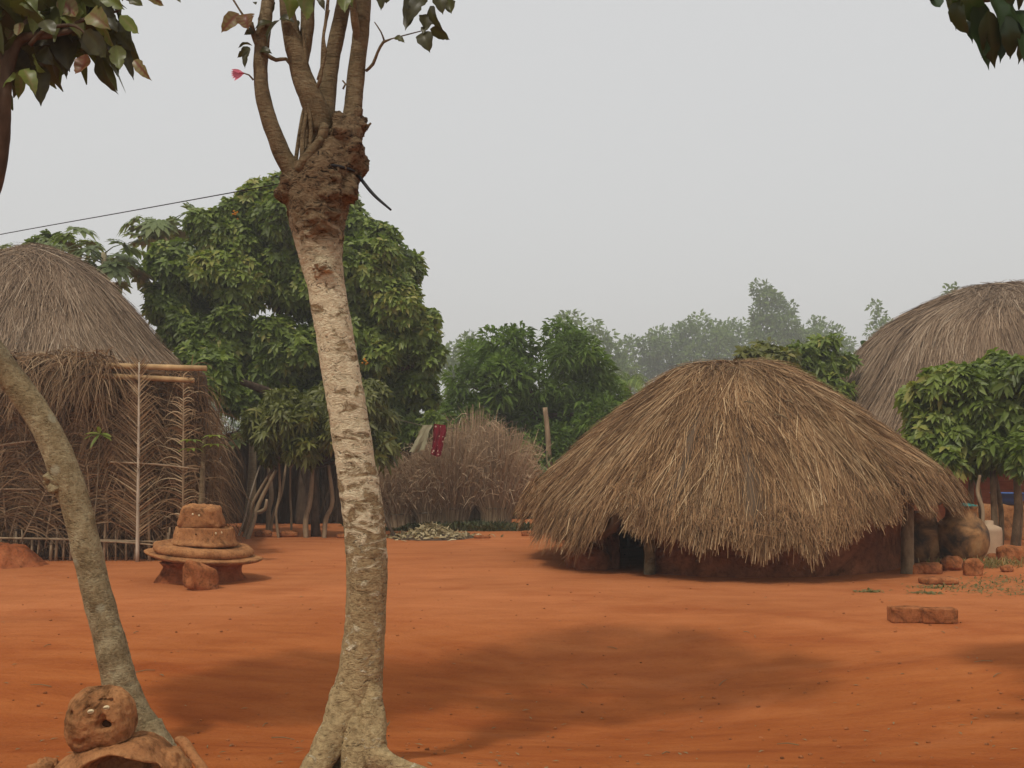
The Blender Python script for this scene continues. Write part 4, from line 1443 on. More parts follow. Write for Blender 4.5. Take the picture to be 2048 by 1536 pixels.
# coconut palm behind the feathery tree
rng = rg(140)
cb = ground_at(1262, 46)
ct = P(1256, 764, 46)
cp = thing('coconut_palm', cb, 'small palm with drooping dark fronds at the edge of the feathery tree', 'palm')
g = Geo()
tube(g, [cb, (cb + ct) / 2 + A([.2, 0, 0]), ct], [0.16, 0.12, 0.1], 9, 0.4)
mk('trunk', g, M['bark_far'], cp, True)
for a, el in [(2.6, 0.9), (2.0, 1.1), (0.6, 0.9), (3.6, 0.5), (5.2, 0.5), (1.3, 0.4)]:
    g = Geo()
    d = A([math.cos(a) * math.cos(el), math.sin(a) * math.cos(el), math.sin(el)])
    cs = [ct + d * f * 1.5 - A([0, 0, 0.9 * f * f]) for f in np.linspace(0, 1, 7)]
    tube(g, cs, np.linspace(0.03, 0.008, 7), 5, 0.3)
    c_ = spline(A(cs), 0.07)
    m_ = len(c_)
    dr_ = nrm(np.gradient(c_, axis=0))
    sd = nrm(np.cross(dr_, A([0, 0, 1.0])))
    for sg in (-1, 1):
        leaves(g, c_, dr_ * 0.6 + sg * sd, A([0, 0, 1]) + 0 * c_, 0.55, 0.06, rng.uniform(0, 1, m_), 2, 0.9)
    mk('frond', g, M['leaf_far'], cp)

# spiky young palm under the feathery tree
rng = rg(141)
yb = ground_at(1108, 24.0)
yp = thing('young_palm', yb, 'young fan palm with stiff spiky leaves under the feathery tree', 'palm')
g = Geo()
n = 60
a = rng.uniform(0, 2 * np.pi, n)
el = rng.uniform(0.2, 1.4, n)
leaves(g, np.tile(yb + A([0, 0, .9]), (n, 1)), np.stack([np.cos(a) * np.cos(el), np.sin(a) * np.cos(el), np.sin(el)], -1), A([0, -.5, 1]) + np.zeros((n, 3)), rng.uniform(.5, .8, n), .045, rng.uniform(.4, 1, n), 3, .25)
mk('leaves', g, M['leaf_papaya'], yp)
g = Geo()
tube(g, [yb, yb + A([0, 0, .95])], [.07, .06], 8, .2, .15)
mk('trunk', g, M['bark_dark'], yp, True)

# ------------------------------------------------------------------ poles under the shade tree and small yard things
POLES = [  # u0,v0 (foot), u1,v1 (head), radius, label
    ((475, 1072), (520, 930), 0.018, 'thin pale stick leaning at the outer left of the pole cluster', 'rachis'),
    ((487, 1074), (550, 930), 0.035, 'thick pole leaning right, behind the forked one', 'stick'),
    ((493, 1078), (552, 940), 0.042, 'thick leaning pole with a stub fork near its foot', 'stick'),
    ((536, 1060), (535, 915), 0.05, 'stout upright pole in the pole cluster', 'stick'),
    ((540, 1062), (574, 920), 0.032, 'slanting pole crossing in front of the stout upright one', 'stick'),
    ((558, 1076), (556, 890), 0.026, 'thin crooked pole with twig ends standing by the clay lumps', 'stick'),
    ((583, 1072), (580, 915), 0.022, 'thin wavy pole beside the right hand clay lump', 'stick'),
    ((612, 1076), (626, 930), 0.05, 'curved stout pole left of the shade tree trunk', 'stick'),
    ((648, 1076), (657, 930), 0.045, 'straight tan pole between shade tree trunk and pale front trunk', 'stick'),
    ((794, 1076), (752, 985), 0.035, 'dark brown pole leaning left by the heap of dry leaves', 'bark_dark')]
for k, ((u0, v0), (u1, v1), r_, lab, mt) in enumerate(POLES):
    rng = rg(150 + k)
    d = CAM_H * FPX / (v0 - HOR)
    b_ = ground_at(u0, d)
    t_ = P(u1, v1, d + 0.25)
    g = Geo()
    mid = b_ * .5 + t_ * .5 + A([rng.normal(0, .05), 0, 0])
    q1 = b_ * .75 + t_ * .25 + A([rng.normal(0, .035), 0, 0])
    tube(g, [b_ - A([0, 0, .05]), q1, mid, t_], [r_, r_ * .95, r_ * .9, r_ * .7], 9, 0.08, 0.12, 7, k)
    if k == 2:
        s_ = b_ * .62 + t_ * .38
        tube(g, [s_, s_ + A([.13, -.03, .06]), s_ + A([.17, -.03, .24])], [r_ * .9, r_ * .8, r_ * .6], 8, .05)
    if k in (5, 6):
        for sg in (-1, 1):
            tube(g, [b_ * .15 + t_ * .85, b_ * .07 + t_ * .93 + A([sg * .12, 0, .05]), t_ + A([sg * .35, 0, .1])], [r_ * .6, r_ * .45, r_ * .3], 6, .1)
    tag(mk('pole', g, M[mt], None, True, b_), lab, 'pole', 'poles propped under the shade tree')

g = Geo()
b_ = ground_at(1101, 26.6)
tube(g, [b_, P(1097, 890, 26.6), P(1090, 815, 26.6)], [.085, .07, .06], 10, .15, .1, 5, 3)
tag(mk('post', g, M['stick'], None, True, b_), 'tall bare grey post standing in front of the feathery tree', 'post')

# clay lumps on the far side of the yard
for k, (u, v, w, h, lab, ex) in enumerate([
    (527, 1070, 34, 13, 'rounded red clay lump at the foot of the leaning poles', .6), (576, 1071, 42, 13, 'long red clay lump behind the thin crooked pole', .6),
    (684, 1073, 22, 9, 'small dark clay lump peeping out left of the pale front trunk', .6), (964, 1073, 34, 7, 'flat pale clay slab at the right end of the leaf heap', .5),
    (1056, 1069, 27, 11, 'lone mud brick by the left eave of the golden hut', .35)]):
    d = CAM_H * FPX / (v - HOR + 3)
    c_ = ground_at(u, d)
    s_ = d / FPX
    g = Geo()
    blob(g, c_ + A([0, 0, h * s_ * .42]), (w * s_, w * s_ * .6, h * s_), ex, .18, 4, k + 3)
    tag(mk('clay_lump', g, M['stone'], None, True, c_), lab, 'clay lump', 'clay lumps across the yard')

# heap of dry leaves
rng = rg(170)
lc = ground_at(862, 19.2)
lp = thing('leaf_heap', lc, 'low heap of dry yellow leaves and husks across the yard', 'leaf heap')
g = Geo()
n = 1500
xx = rng.normal(0, 0.36, n)
yy_ = rng.normal(0, 0.28, n)
zt = 0.17 * np.exp(-((xx - .02) / .30) ** 2 - (yy_ / .3) ** 2) + 0.05 * np.exp(-((xx) / .6) ** 2)
b0 = lc + np.stack([xx, yy_, zt * rng.uniform(0.7, 1.05, n)], -1)
dd = nrm(np.stack([rng.normal(0, 1, n), rng.normal(0, 1, n), rng.normal(0.15, 0.35, n)], -1))
leaves(g, b0, dd, nrm(A([0, -.4, 1]) + rng.normal(0, .4, (n, 3))), rng.uniform(.08, .17, n), rng.uniform(.03, .06, n), rng.uniform(0, 1, n), 2, .2, .4)
mk('dry_leaves', g, M['dry_leaf'], lp)
g = Geo()
lathe(g, [(.95, -.02), (.6, .03), (.3, .10), (.1, .135), (.01, .14)], lc, 30, .03, 5, 4)
mk('litter_core', g, M['frond_dark'], lp, True)

# washing line with two cloths
g = Geo()
la, lb = P(790, 838, 20.2), P(915, 858, 20.9)
tube(g, [la, (la + lb) / 2 - A([0, 0, .04]), lb], [.006, .006, .006], 5, .2)
tag(mk('washing_line', g, M['rope'], None, True, la), 'thin line strung from the big tree to the reed sheaves holding two cloths', 'line')


def cloth(name, tl, tr, bl, br, d, mat, label, seed, folds):
    g = Geo()
    nu, nv = 34, 22
    U, W_ = np.meshgrid(np.linspace(0, 1, nu), np.linspace(0, 1, nv))
    q = lambda a: P(a[0], a[1], d)
    T = q(tl) * (1 - U[..., None]) + q(tr) * U[..., None]
    B = q(bl) * (1 - U[..., None]) + q(br) * U[..., None]
    V = T * (1 - W_[..., None]) + B * W_[..., None]
    V[..., 1] += 0.022 * np.sin(U * folds * 6.28 + W_ * 2) * (0.4 + 0.6 * W_) + 0.03 * fbm(np.stack([U * 4, W_ * 3, 0 * U], -1), seed)
    V[..., 2] += 0.09 * fbm(np.stack([U * 2.5, W_ * 0.5, 0 * U], -1), seed + 4) * W_
    V[..., 0] += 0.03 * fbm(np.stack([U * 1.5, W_ * 4, 0 * U], -1), seed + 6)
    i, j = np.meshgrid(np.arange(nv - 1), np.arange(nu - 1), indexing='ij')
    Q = np.stack([i * nu + j, i * nu + j + 1, (i + 1) * nu + j + 1, (i + 1) * nu + j], -1).reshape(-1, 4)
    Vb = V + A([0, 0.012, 0])
    k = nu * nv
    g.add(np.vstack([V.reshape(-1, 3), Vb.reshape(-1, 3)]), np.vstack([Q, Q[:, ::-1] + k]))
    return tag(mk(name, g, mat, None, True, q(tl)), label, 'cloth', 'cloths on the washing line')


cloth('cloth', (846, 850), (864, 850), (818, 910), (850, 903), 20.3, M['cloth_tan'], 'faded khaki cloth hanging askew, pulled to the left', 3, 1.6)
cloth('cloth', (867, 848), (893, 850), (862, 914), (882, 908), 20.4, M['cloth_red'], 'dark red cloth with pale print hanging from the line', 8, 2)

# ------------------------------------------------------------------ tiered clay altar
AD = 12.6
ac = ground_at(405, AD)
S_ = AD / FPX


def az(v):
    return CAM_H + (HOR - v) / FPX * AD


alt = thing('clay_altar', ac, 'tiered clay altar with a wide disc, drum and crumbling top block', 'altar')
g = Geo()
lathe(g, [(0.0, 0.21), (0.45, 0.22), (0.58, 0.235), (0.645, 0.262), (0.66, 0.28), (0.64, 0.292), (0.5, 0.30), (0.3, 0.315), (0.0, 0.32)], ac + A([0, 0, 0.03]), 90, 0.022, 7, 3, (-0.085, 0.02), 0.09, step=0.02)
mk('disc', g, M['clay'], alt, True)
g = Geo()
lathe(g, [(0.0, 0.0), (0.54, 0.0), (0.565, 0.03), (0.56, 0.075), (0.53, 0.105), (0.47, 0.115), (0.40, 0.10), (0.0, 0.10)], ac + A([0.02, 0, 0.325]), 90, 0.024, 8, 5, (-0.085, 0.02), 0.06, step=0.02)
mk('ring', g, M['clay'], alt, True)
g = Geo()
lathe(g, [(0.0, 0.0), (0.365, 0.0), (0.36, 0.08), (0.345, 0.16), (0.335, 0.215), (0.315, 0.222), (0.29, 0.20), (0.0, 0.18)], ac + A([0.03, 0.02, 0.425]), 90, 0.020, 8, 7, (-0.035, 0.0), 0.05, step=0.015)
drum = mk('drum', g, M['clay'], alt, True)
g = Geo()
rng = rg(181)
for k in range(5):
    a = -1.1 + 2.2 * k / 4 + rng.normal(0, .2)
    zz_ = 0.425 + rng.uniform(.11, .19) - 0.012 * math.sin(a)
    rr = 0.346
    blob(g, ac + A([0.03 + rr * math.sin(a), 0.02 - rr * math.cos(a), zz_]), (.018, .02, .022), 1, 0, 1, k, 10, 7)
mk('hole_shade', g, M['slit'], drum, True)  # dark beads on the drum wall give each hole's shade as colour
g = Geo()
for a, z_ in ((.62, .16), (.82, .165)):
    blob(g, ac + A([0.03 + .355 * math.sin(a), 0.02 - .36 * math.cos(a), .425 + z_]), (.022, .016, .03), 1, 0, 1, 2, 10, 7)
mk('shells', g, M['shell'], drum, True)
g = Geo()
blob(g, ac + A([-0.01, 0.0, 0.77]), (0.50, 0.40, 0.27), 0.27, 0.17, 6, 12, 80, 56, 0.1, tiltx=-0.05)
V = g.V[0]
k_ = (V[:, 2] - (ac[2] + .63)) / .28
cx = ac[0] - .01
V[:, 0] = cx + (V[:, 0] - cx) * (1.06 - 0.26 * np.clip(k_, 0, 1))
cap = mk('capstone', g, M['clay'], alt, True)
g = Geo()
for dx, dz in ((-.125, .02), (-.055, .015), (.02, .0)):
    blob(g, ac + A([dx, -.204, .79 + dz]), (.024, .02, .028), 1, 0, 1, 2, 10, 7)
mk('shells', g, M['shell'], cap, True)
g = Geo()
lathe(g, [(0.42, -0.05), (0.36, 0.02), (0.30, 0.10), (0.27, 0.17), (0.30, 0.24), (0.0, 0.25)], ac + A([-0.20, -0.02, 0]), 60, 0.05, 7, 9, (0, 0), 0.16, step=0.025, squash=(.85, .8))
mk('pedestal', g, M['clay_red'], alt, True)
g = Geo()
lathe(g, [(0.34, -0.05), (0.26, 0.01), (0.22, 0.06), (0.215, 0.15), (0.24, 0.24), (0.0, 0.25)], ac + A([0.24, 0.04, 0]), 60, 0.03, 7, 10, (0, 0), 0.12, step=0.025)
mk('pedestal', g, M['clay_red'], alt, True)
g = Geo()
rc = ground_at(401, 11.75)
blob(g, rc + A([0, 0, .13]), (.36, .32, .30), .5, .26, 2.2, 21, 20, 13, 0.75, tiltx=-.25)
tag(mk('boulder', g, M['stone'], None, False, rc), 'angular red boulder lying against the front of the clay altar', 'rock')

# earth heap at the left edge
g = Geo()
hc = ground_at(15, 15.0 - .75)
lathe(g, [(.55, -.05), (.42, .04), (.30, .16), (.2, .25), (.08, .31), (.01, .32)], hc, 60, .05, 6, 11, (0, 0), .15, step=.03)
tag(mk('earth_heap', g, M['clay_red'], None, True, hc), 'crumbly red earth heap at the left edge in front of the frond fence', 'earth heap')

# sapling behind the altar
rng = rg(190)
sb_ = ground_at(404, 14.3)
sp = thing('sapling', sb_, 'slim sapling with few leaves growing just behind the clay altar', 'sapling', 'saplings by the frond fence')
g = Geo()
st_ = P(408, 880, 14.3)
tube(g, [sb_ - A([0, 0, .05]), sb_ * .55 + st_ * .45 + A([-.02, 0, 0]), st_], [.05, .042, .022], 9, .08, .15, 7, 2)
for q in range(4):
    tube(g, [st_ - A([0, 0, .1 * q]), st_ + A([.16 * (-1) ** q, -.06, .05 - .06 * q])], [.012, .006], 5, .1)
mk('trunk', g, M['bark_limb'], sp, True)
g = Geo()
for q in range(4):
    c0 = st_ + A([.16 * (-1) ** q, -.06, .05 - .06 * q])
    a = np.linspace(0, 6.28, 7)[:-1] + q
    leaves(g, np.tile(c0, (6, 1)), np.stack([np.cos(a), np.sin(a) * .7, .3 + 0 * a], -1), A([0, 0, 1]) + np.zeros((6, 3)), .2, .06, rng.uniform(.3, .8, 6), 3, .5)
mk('crown', g, M['leaf_big'], sp)
sp2b = A([-5.85, 14.5, 0])
sp = thing('sapling', sp2b, 'thin sapling with a single bright leaf tuft against the frond fence', 'sapling', 'saplings by the frond fence')
g = Geo()
st_ = P(200, 868, 14.5)
tube(g, [sp2b, sp2b * .5 + st_ * .5 + A([.03, 0, 0]), st_], [.012, .01, .006], 6, .1)
mk('trunk', g, M['bark_grey'], sp, True)
g = Geo()
a = A([-.3, .2, 3.3, 2.6, 1.5, 4.4])
leaves(g, np.tile(st_, (6, 1)), np.stack([np.cos(a), -.4 + 0 * a, np.sin(a) * .5], -1), A([0, -.5, 1]) + np.zeros((6, 3)), .21, .055, rng.uniform(.5, .85, 6), 4, .3)
mk('crown', g, M['leaf_big'], sp)

# ------------------------------------------------------------------ clay figure in the left foreground
FD = 4.5
fc = ground_at(210, FD)
s_ = FD / FPX
fig = thing('clay_figure', fc, 'squat clay shrine figure with shell eyes and a round mouth in the left foreground', 'clay figure')


def fp(u, v, dd=0.0):
    return P(u, v, FD + dd)


g = Geo()
hd = fp(203, 1436)
nu, nv = 150, 110
th = np.linspace(0, 2 * np.pi, nu, endpoint=False)
ph = np.linspace(-np.pi / 2, np.pi / 2, nv)
PH, TH = np.meshgrid(ph, th, indexing='ij')
D = np.stack([np.cos(PH) * np.sin(TH), -np.cos(PH) * np.cos(TH), np.sin(PH)], -1)
rx, ry, rzz = 0.137, 0.134, 0.138
V = np.sign(D) * np.abs(D) ** A([.80, .85, .9]) * A([rx, ry, rzz])
V[..., 2] = np.where(D[..., 2] < 0, V[..., 2] * 1.15, V[..., 2])
V[..., 0] *= 1 + 0.10 * np.clip(-D[..., 2], 0, .5)
V = V + D * (0.009 * fbm(V * 5, 25, 2) + 0.011 * fbm(V * 11, 5, 5) + .005 * fbm(V * 45, 9, 3))[..., None]
SHX, SHZ = .048, .031     # the face lies nearer to the eye than the middle of the head
# mouth, pits and a plate of cracked clay over the left brow
for (du, dv, rx_, rz_, dep) in [(4, 15, .026, .019, .050), (2, 2, .016, .018, .022), (-61, -4, .008, .020, .018), (-48, 50, .02, .016, .014), (-36, 46, .008, .012, .012), (62, 28, .010, .018, .014), (52, 38, .014, .016, .010), (57, -40, .012, .008, .012), (12, -30, .007, .007, .014), (40, 10, .02, .014, .007), (-20, 0, .01, .008, .008), (-40, -12, .012, .012, .007), (-30, 24, .014, .01, .006)]:
    q = np.hypot((V[..., 0] - du * s_ - SHX) / rx_, (V[..., 2] + dv * s_ - SHZ) / rz_)
    V = V + np.stack([0 * q, dep * np.exp(-q ** 4) * (V[..., 1] < 0), 0 * q], -1)
jx = .006 * vnoise(V * 45, 3)
jz = .006 * vnoise(V * 45, 4)
for seg in [[(-43, -55), (-22, -72), (-14, -86), (-2, -84)], [(-2, -84), (0, -70), (4, -52), (0, -44)], [(8, -42), (-8, -44), (-2, -52)], [(-8, -44), (-4, -36), (-12, -26)], [(-43, -55), (-30, -48)], [(-38, -20), (-28, -30), (-34, -42)], [(-60, -62), (-43, -55)], [(-4, -44), (22, -38)]]:
    for (ua, va), (ub, vb) in zip(seg[:-1], seg[1:]):
        pa, pb = A([ua * s_ * .9 + SHX, -va * s_ * .72 + SHZ]), A([ub * s_ * .9 + SHX, -vb * s_ * .72 + SHZ])
        xy = np.stack([V[..., 0] + jx, V[..., 2] + jz], -1)
        t = np.clip(((xy - pa) @ (pb - pa)) / max(1e-9, (pb - pa) @ (pb - pa)), 0, 1)
        dd_ = np.linalg.norm(xy - pa - t[..., None] * (pb - pa), axis=-1)
        V[..., 1] += .011 * np.exp(-(dd_ / .0032) ** 2) * (V[..., 1] < 0)
fl_ = -.108 + .22 * V[..., 0]
V[..., 2] = np.where(V[..., 2] < fl_, fl_ + (V[..., 2] - fl_) * .12, V[..., 2])
i, j = np.meshgrid(np.arange(nv - 1), np.arange(nu), indexing='ij')
g.add((V + hd).reshape(-1, 3), np.stack([i * nu + j, i * nu + (j + 1) % nu, (i + 1) * nu + (j + 1) % nu, (i + 1) * nu + j], -1).reshape(-1, 4))
head = mk('head', g, M['clay'], fig, True)
g = Geo()
blob(g, hd + A([5 * s_ + SHX, -ry + .044, -16 * s_ + SHZ]), (.050, .012, .036), 1, 0, 1, 1, 16, 10)
mk('mouth', g, M['slit'], head, True)  # dark disc set in the mouth pit, its inner shade as colour
for (u, v, tl) in ((183, 1423, .1), (211, 1417, .12)):
    g = Geo()
    c_ = A([(u - 203) * s_ + SHX, 0, (1436 - v) * s_ + SHZ])
    near_ = np.hypot(V[..., 0] - c_[0], V[..., 2] - c_[2]) + (V[..., 1] > 0)
    yq = float(V[..., 1].reshape(-1)[np.argmin(near_)])
    c_ = hd + A([c_[0], yq, c_[2]])
    blob(g, c_, (.028, .012, .019), .9, .02, 2, 3, 20, 12, tiltx=tl)
    e = mk('eye', g, M['shell'], head, True)
    g = Geo()
    blob(g, c_ - A([0, .0055, 0]), (.022, .004, .0035), 1, 0, 1, 1, 14, 8, tiltx=tl)
    mk('slit', g, M['slit'], e, True)
# body: a broad shouldered mound with a deep hollow under the belly rim
g = Geo()
nu, nv = 170, 100
th = np.linspace(0, 2 * np.pi, nu, endpoint=False)
ph = np.linspace(-np.pi / 2, np.pi / 2, nv)
PH, TH = np.meshgrid(ph, th, indexing='ij')
D = np.stack([np.cos(PH) * np.sin(TH), -np.cos(PH) * np.cos(TH), np.sin(PH)], -1)
bc_ = fp(232, 1590)
V = np.sign(D) * np.abs(D) ** .8 * A([.325, .27, .235])
V[..., 0] *= 1 - .30 * np.clip(V[..., 2] / .235, 0, 1)
V[..., 2] += .035 * np.exp(-((V[..., 0] - .13) / .09) ** 2) * np.clip(D[..., 2], 0, 1)
V = V + D * (.022 * fbm(V * 6, 15, 4) + .006 * fbm(V * 30, 16, 4))[..., None]
hol = P(222, 1566, 4.25) - bc_
q = np.hypot((V[..., 0] - hol[0]) / .14, (V[..., 2] - hol[2] - .012 * np.cos(V[..., 0] * 12)) / .062)
V[..., 1] += .27 * np.exp(-q ** 6) * (V[..., 1] < 0)
i, j = np.meshgrid(np.arange(nv - 1), np.arange(nu), indexing='ij')
g.add((V + bc_).reshape(-1, 3), np.stack([i * nu + j, i * nu + (j + 1) % nu, (i + 1) * nu + (j + 1) % nu, (i + 1) * nu + j], -1).reshape(-1, 4))
blob(g, fp(345, 1530, .05), (.14, .16, .13), .8, .2, 4, 8, 50, 34, tiltx=-.3)
blob(g, fp(92, 1545, .0), (.12, .14, .10), .8, .25, 5, 9, 40, 30)
mk('body', g, M['clay'], fig, True)
g = Geo()
tube(g, [fp(354, 1480, .03), fp(366, 1483, .0), fp(382, 1505, -.02), fp(402, 1532, -.05), fp(425, 1570, -.08)], [.014, .021, .022, .021, .02], 18, .012, .14, 18, 5)
mk('arm', g, M['clay'], fig, True)

# ------------------------------------------------------------------ tree in front
TD = 5.05
tb = A([(712 - 1024) / FPX * TD, TD, 0.0])
TS = TD / FPX
front = thing('pale_bark_tree', tb, 'pale flaking tree with a dark crusted burl and upright limbs in the foreground', 'tree')


def tp_(u, v, dd=0.0):
    return P(u, v, TD + dd)


g = Geo()
TR = [(700, 1560, 120), (704, 1490, 108), (712, 1420, 98), (722, 1330, 86), (730, 1240, 80), (734, 1150, 80), (729, 1050, 82), (718, 970, 80), (706, 890, 78), (692, 800, 77), (674, 700, 75), (657, 600, 74), (643, 530, 82), (636, 470, 98), (636, 420, 116), (640, 380, 128), (648, 345, 128), (660, 310, 104), (668, 285, 80), (672, 262, 44)]
pts = [tp_(u, v) for u, v, w in TR]
rad = [w * .5 * TS for u, v, w in TR]
C = spline(np.column_stack([A(pts), A(rad)]), .012)
c, r = C[:, :3], C[:, 3]
n_ = 96
th = np.linspace(0, 2 * np.pi, n_, endpoint=False)
dirs = np.stack([np.sin(th), -np.cos(th), 0 * th], -1)
V = c[:, None, :] + dirs[None] * r[:, None, None]
zz_ = c[:, 2]
burl = np.clip((zz_ - 2.35) / .25, 0, 1)
lowf = np.clip((.75 - zz_) / .6, 0, 1)
q = V * A([1, 1, 1])
am = .0045 + .010 * burl + .010 * lowf
ridge = 1 - np.abs(fbm(V * A([9, 9, 6]), 7, 5)) * 2.2
disp = am[:, None] * (fbm(V * A([14, 14, 10]), 3, 5) * 1.2 + ridge * .7 * (burl + .4 * lowf)[:, None])
disp = disp + .010 * lowf[:, None] * np.sin(th * 7 + 2 * zz_[:, None])
disp = disp + (.005 * (1 - burl))[:, None] * np.abs(vnoise(V * A([7, 7, 26]), 4))
V = V + dirs[None] * disp[..., None]
m_ = len(c)
i, j = np.meshgrid(np.arange(m_ - 1), np.arange(n_), indexing='ij')
g.add(V.reshape(-1, 3), np.stack([i * n_ + j, i * n_ + (j + 1) % n_, (i + 1) * n_ + (j + 1) % n_, (i + 1) * n_ + j], -1).reshape(-1, 4))
# burls
for (u, v, dd, sx, sz, sd) in [(602, 388, -.02, 88, 100, 1), (690, 296, -.02, 82, 118, 2), (706, 250, 0, 52, 62, 3), (668, 360, -.05, 96, 96, 4), (640, 420, -.06, 80, 110, 5), (642, 535, -.085, 40, 34, 6), (700, 330, .02, 70, 60, 7)]:
    blob(g, tp_(u, v, dd), (sx * TS * .94, sx * TS * .94, sz * TS), 1.0, .30, 4, sd, 80, 60)
# root flares
for k, ln in enumerate([[(716, 1290, 24, .0), (708, 1350, 60, -.02), (692, 1420, 74, -.06), (664, 1480, 68, -.12), (634, 1530, 58, -.2), (600, 1580, 46, -.26)],
                        [(734, 1310, 20, .0), (739, 1370, 46, -.03), (742, 1450, 62, -.10), (745, 1505, 60, -.16), (790, 1532, 40, -.2), (850, 1552, 30, -.22)],
                        [(712, 1340, 20, .0), (709, 1410, 52, -.05), (712, 1480, 56, -.14), (706, 1545, 50, -.22), (700, 1600, 40, -.3)],
                        [(700, 1480, 50, .05), (650, 1520, 44, .15), (600, 1545, 30, .25)]]):
    tube(g, [tp_(a_, b_, d_) for a_, b_, w_, d_ in ln], [w_ * .5 * TS for a_, b_, w_, d_ in ln], 40, .012, .22, 16, 20 + k)
mk('trunk', g, M['bark_main'], front, True)

LIMBS = [
    [(596, 362, 40, -.02), (566, 310, 36, -.05), (546, 262, 33, -.07), (528, 205, 30, -.08), (521, 150, 28, -.08), (524, 90, 29, -.07), (533, 20, 26, -.05), (545, -90, 24, 0), (530, -260, 18, .05)],
    [(642, 262, 56, -.02), (626, 205, 48, -.05), (603, 150, 42, -.06), (588, 90, 36, -.06), (576, 30, 30, -.05), (566, -60, 26, 0), (520, -300, 16, .3)],
    [(632, 330, 60, 0), (638, 280, 58, 0), (640, 250, 56, 0), (652, 200, 38, .03), (662, 130, 32, .05), (674, 70, 30, .06), (688, 0, 28, .06), (700, -100, 24, .05), (740, -320, 16, -.2)],
    [(704, 262, 42, .0), (708, 200, 36, .02), (714, 130, 34, .03), (722, 70, 33, .03), (727, 0, 31, .03), (735, -100, 26, .03), (830, -320, 18, .2)],
    [(600, 140, 26, -.03), (612, 80, 26, -.02), (616, 20, 27, -.02), (620, -70, 22, -.02), (650, -300, 14, -.4)],
    [(718, 90, 16, .02), (708, 30, 15, -.05), (705, -40, 12, -.1)]]
for k, ln in enumerate(LIMBS):
    g = Geo()
    tube(g, [tp_(a_, b_, d_) for a_, b_, w_, d_ in ln], [w_ * .5 * TS for a_, b_, w_, d_ in ln], 22, .02, .13, 16, 40 + k)
    mk('limb', g, M['bark_limb'], front, True)
for k, ln in enumerate([
        [(597, 340, 18, -.1), (612, 318, 22, -.12), (632, 292, 18, -.12), (644, 276, 14, -.12)], [(642, 285, 22, -.1), (648, 258, 20, -.11), (652, 248, 16, -.11)],
        [(606, 352, 12, -.09), (605, 280, 10, -.09), (612, 235, 9, -.08), (620, 190, 8, -.07)], [(590, 332, 8, -.04), (600, 262, 8, -.04), (612, 205, 7, -.05), (640, 160, 7, -.09), (646, 80, 6, -.1), (652, 40, 7, -.1), (658, -20, 6, -.1)],
        [(636, 160, 7, -.09), (650, 110, 7, -.1), (647, 70, 6, -.1), (657, 20, 6, -.1)], [(534, 110, 9, -.08), (552, 120, 8, -.06), (572, 118, 7, -.06), (586, 136, 8, -.06)],
        [(732, 142, 6, .02), (746, 128, 7, 0), (755, 105, 6, -.02), (767, 84, 6, -.03), (782, 78, 3, -.03), (800, 73, 2.5, -.03), (850, 60, 2, -.04)], [(768, 80, 4, -.03), (762, 64, 3, -.03), (749, 44, 2, -.03)],
        [(520, 100, 14, -.08), (508, 70, 12, -.09), (502, 45, 9, -.1)], [(490, 36, 5, -.12), (478, 18, 4, -.12), (462, -8, 4, -.12)], [(507, 160, 4, -.1), (498, 150, 3, -.11), (487, 146, 2.5, -.12)],
        [(686, 178, 4, -.02), (691, 168, 4, -.02), (685, 161, 3, -.02)], [(732, 260, 6, -.02), (738, 250, 5, -.02), (742, 246, 4, -.02)], [(618, 320, 8, -.1), (622, 260, 8, -.1), (616, 200, 8, -.09), (612, 130, 8, -.08), (606, 60, 5, -.08)]]):
    g = Geo()
    tube(g, [tp_(a_, b_, d_) for a_, b_, w_, d_ in ln], [w_ * .5 * TS for a_, b_, w_, d_ in ln], 8, .02, .12, 20, 60 + k)
    mk('twig', g, M['bark_limb'], front, True)

# its leaves: a loose crown above the picture and single leaves hanging into it
rng = rg(200)
g = Geo()
HANG = [  # base u,v, tip u,v, width px, depth, tint
    (478, 27, 442, 66, 26, -.12, .92), (490, 28, 497, 60, 34, -.13, .95), (576, -20, 578, 42, 34, -.3, .72), (612, -25, 614, 42, 36, -.3, .74), (688, -30, 690, 26, 26, -.25, .6), (704, -30, 706, 18, 20, -.2, .7),
    (560, 40, 534, 90, 26, -.15, .1), (548, 46, 508, 60, 20, -.1, .15), (560, 36, 590, 46, 16, -.1, .1), (505, 92, 476, 96, 14, -.1, .1), (500, 95, 474, 116, 14, -.12, .2), (495, 100, 490, 138, 14, -.12, .08), (508, 60, 488, 70, 12, -.1, .1), (520, 100, 545, 108, 16, -.1, .1),
    (758, -20, 762, 22, 20, .0, .3), (832, -25, 810, 62, 36, -.05, .12), (850, -10, 812, 50, 30, -.05, .15), (860, 12, 890, 66, 26, -.06, .2), (872, -10, 886, 30, 26, -.06, .25), (896, -12, 903, 28, 22, -.05, .3), (852, 28, 850, 62, 26, -.06, .15),
    (846, 64, 860, 106, 30, -.07, .15), (860, 58, 900, 80, 20, -.07, .2), (852, 52, 846, 68, 14, -.07, .2), (790, 74, 810, 86, 13, -.05, .3), (516, 44, 540, 30, 14, -.05, .15), (545, 0, 530, 50, 22, -.02, .12), (640, -12, 650, 22, 14, -.1, .2), (508, 4, 512, 10, 8, -.1, .2), (780, -20, 772, 8, 14, 0, .3), (596, 40, 586, 88, 16, -.05, .05)]
for (u0, v0, u1, v1, w, dd, tn) in HANG:
    a_, b_ = tp_(u0, v0, dd), tp_(u1, v1, dd - .02)
    leaf_fine(g, a_, b_, A([0, -1, 0.15]) + rng.normal(0, .35, 3), w * TS * 1.12, tn, rng)
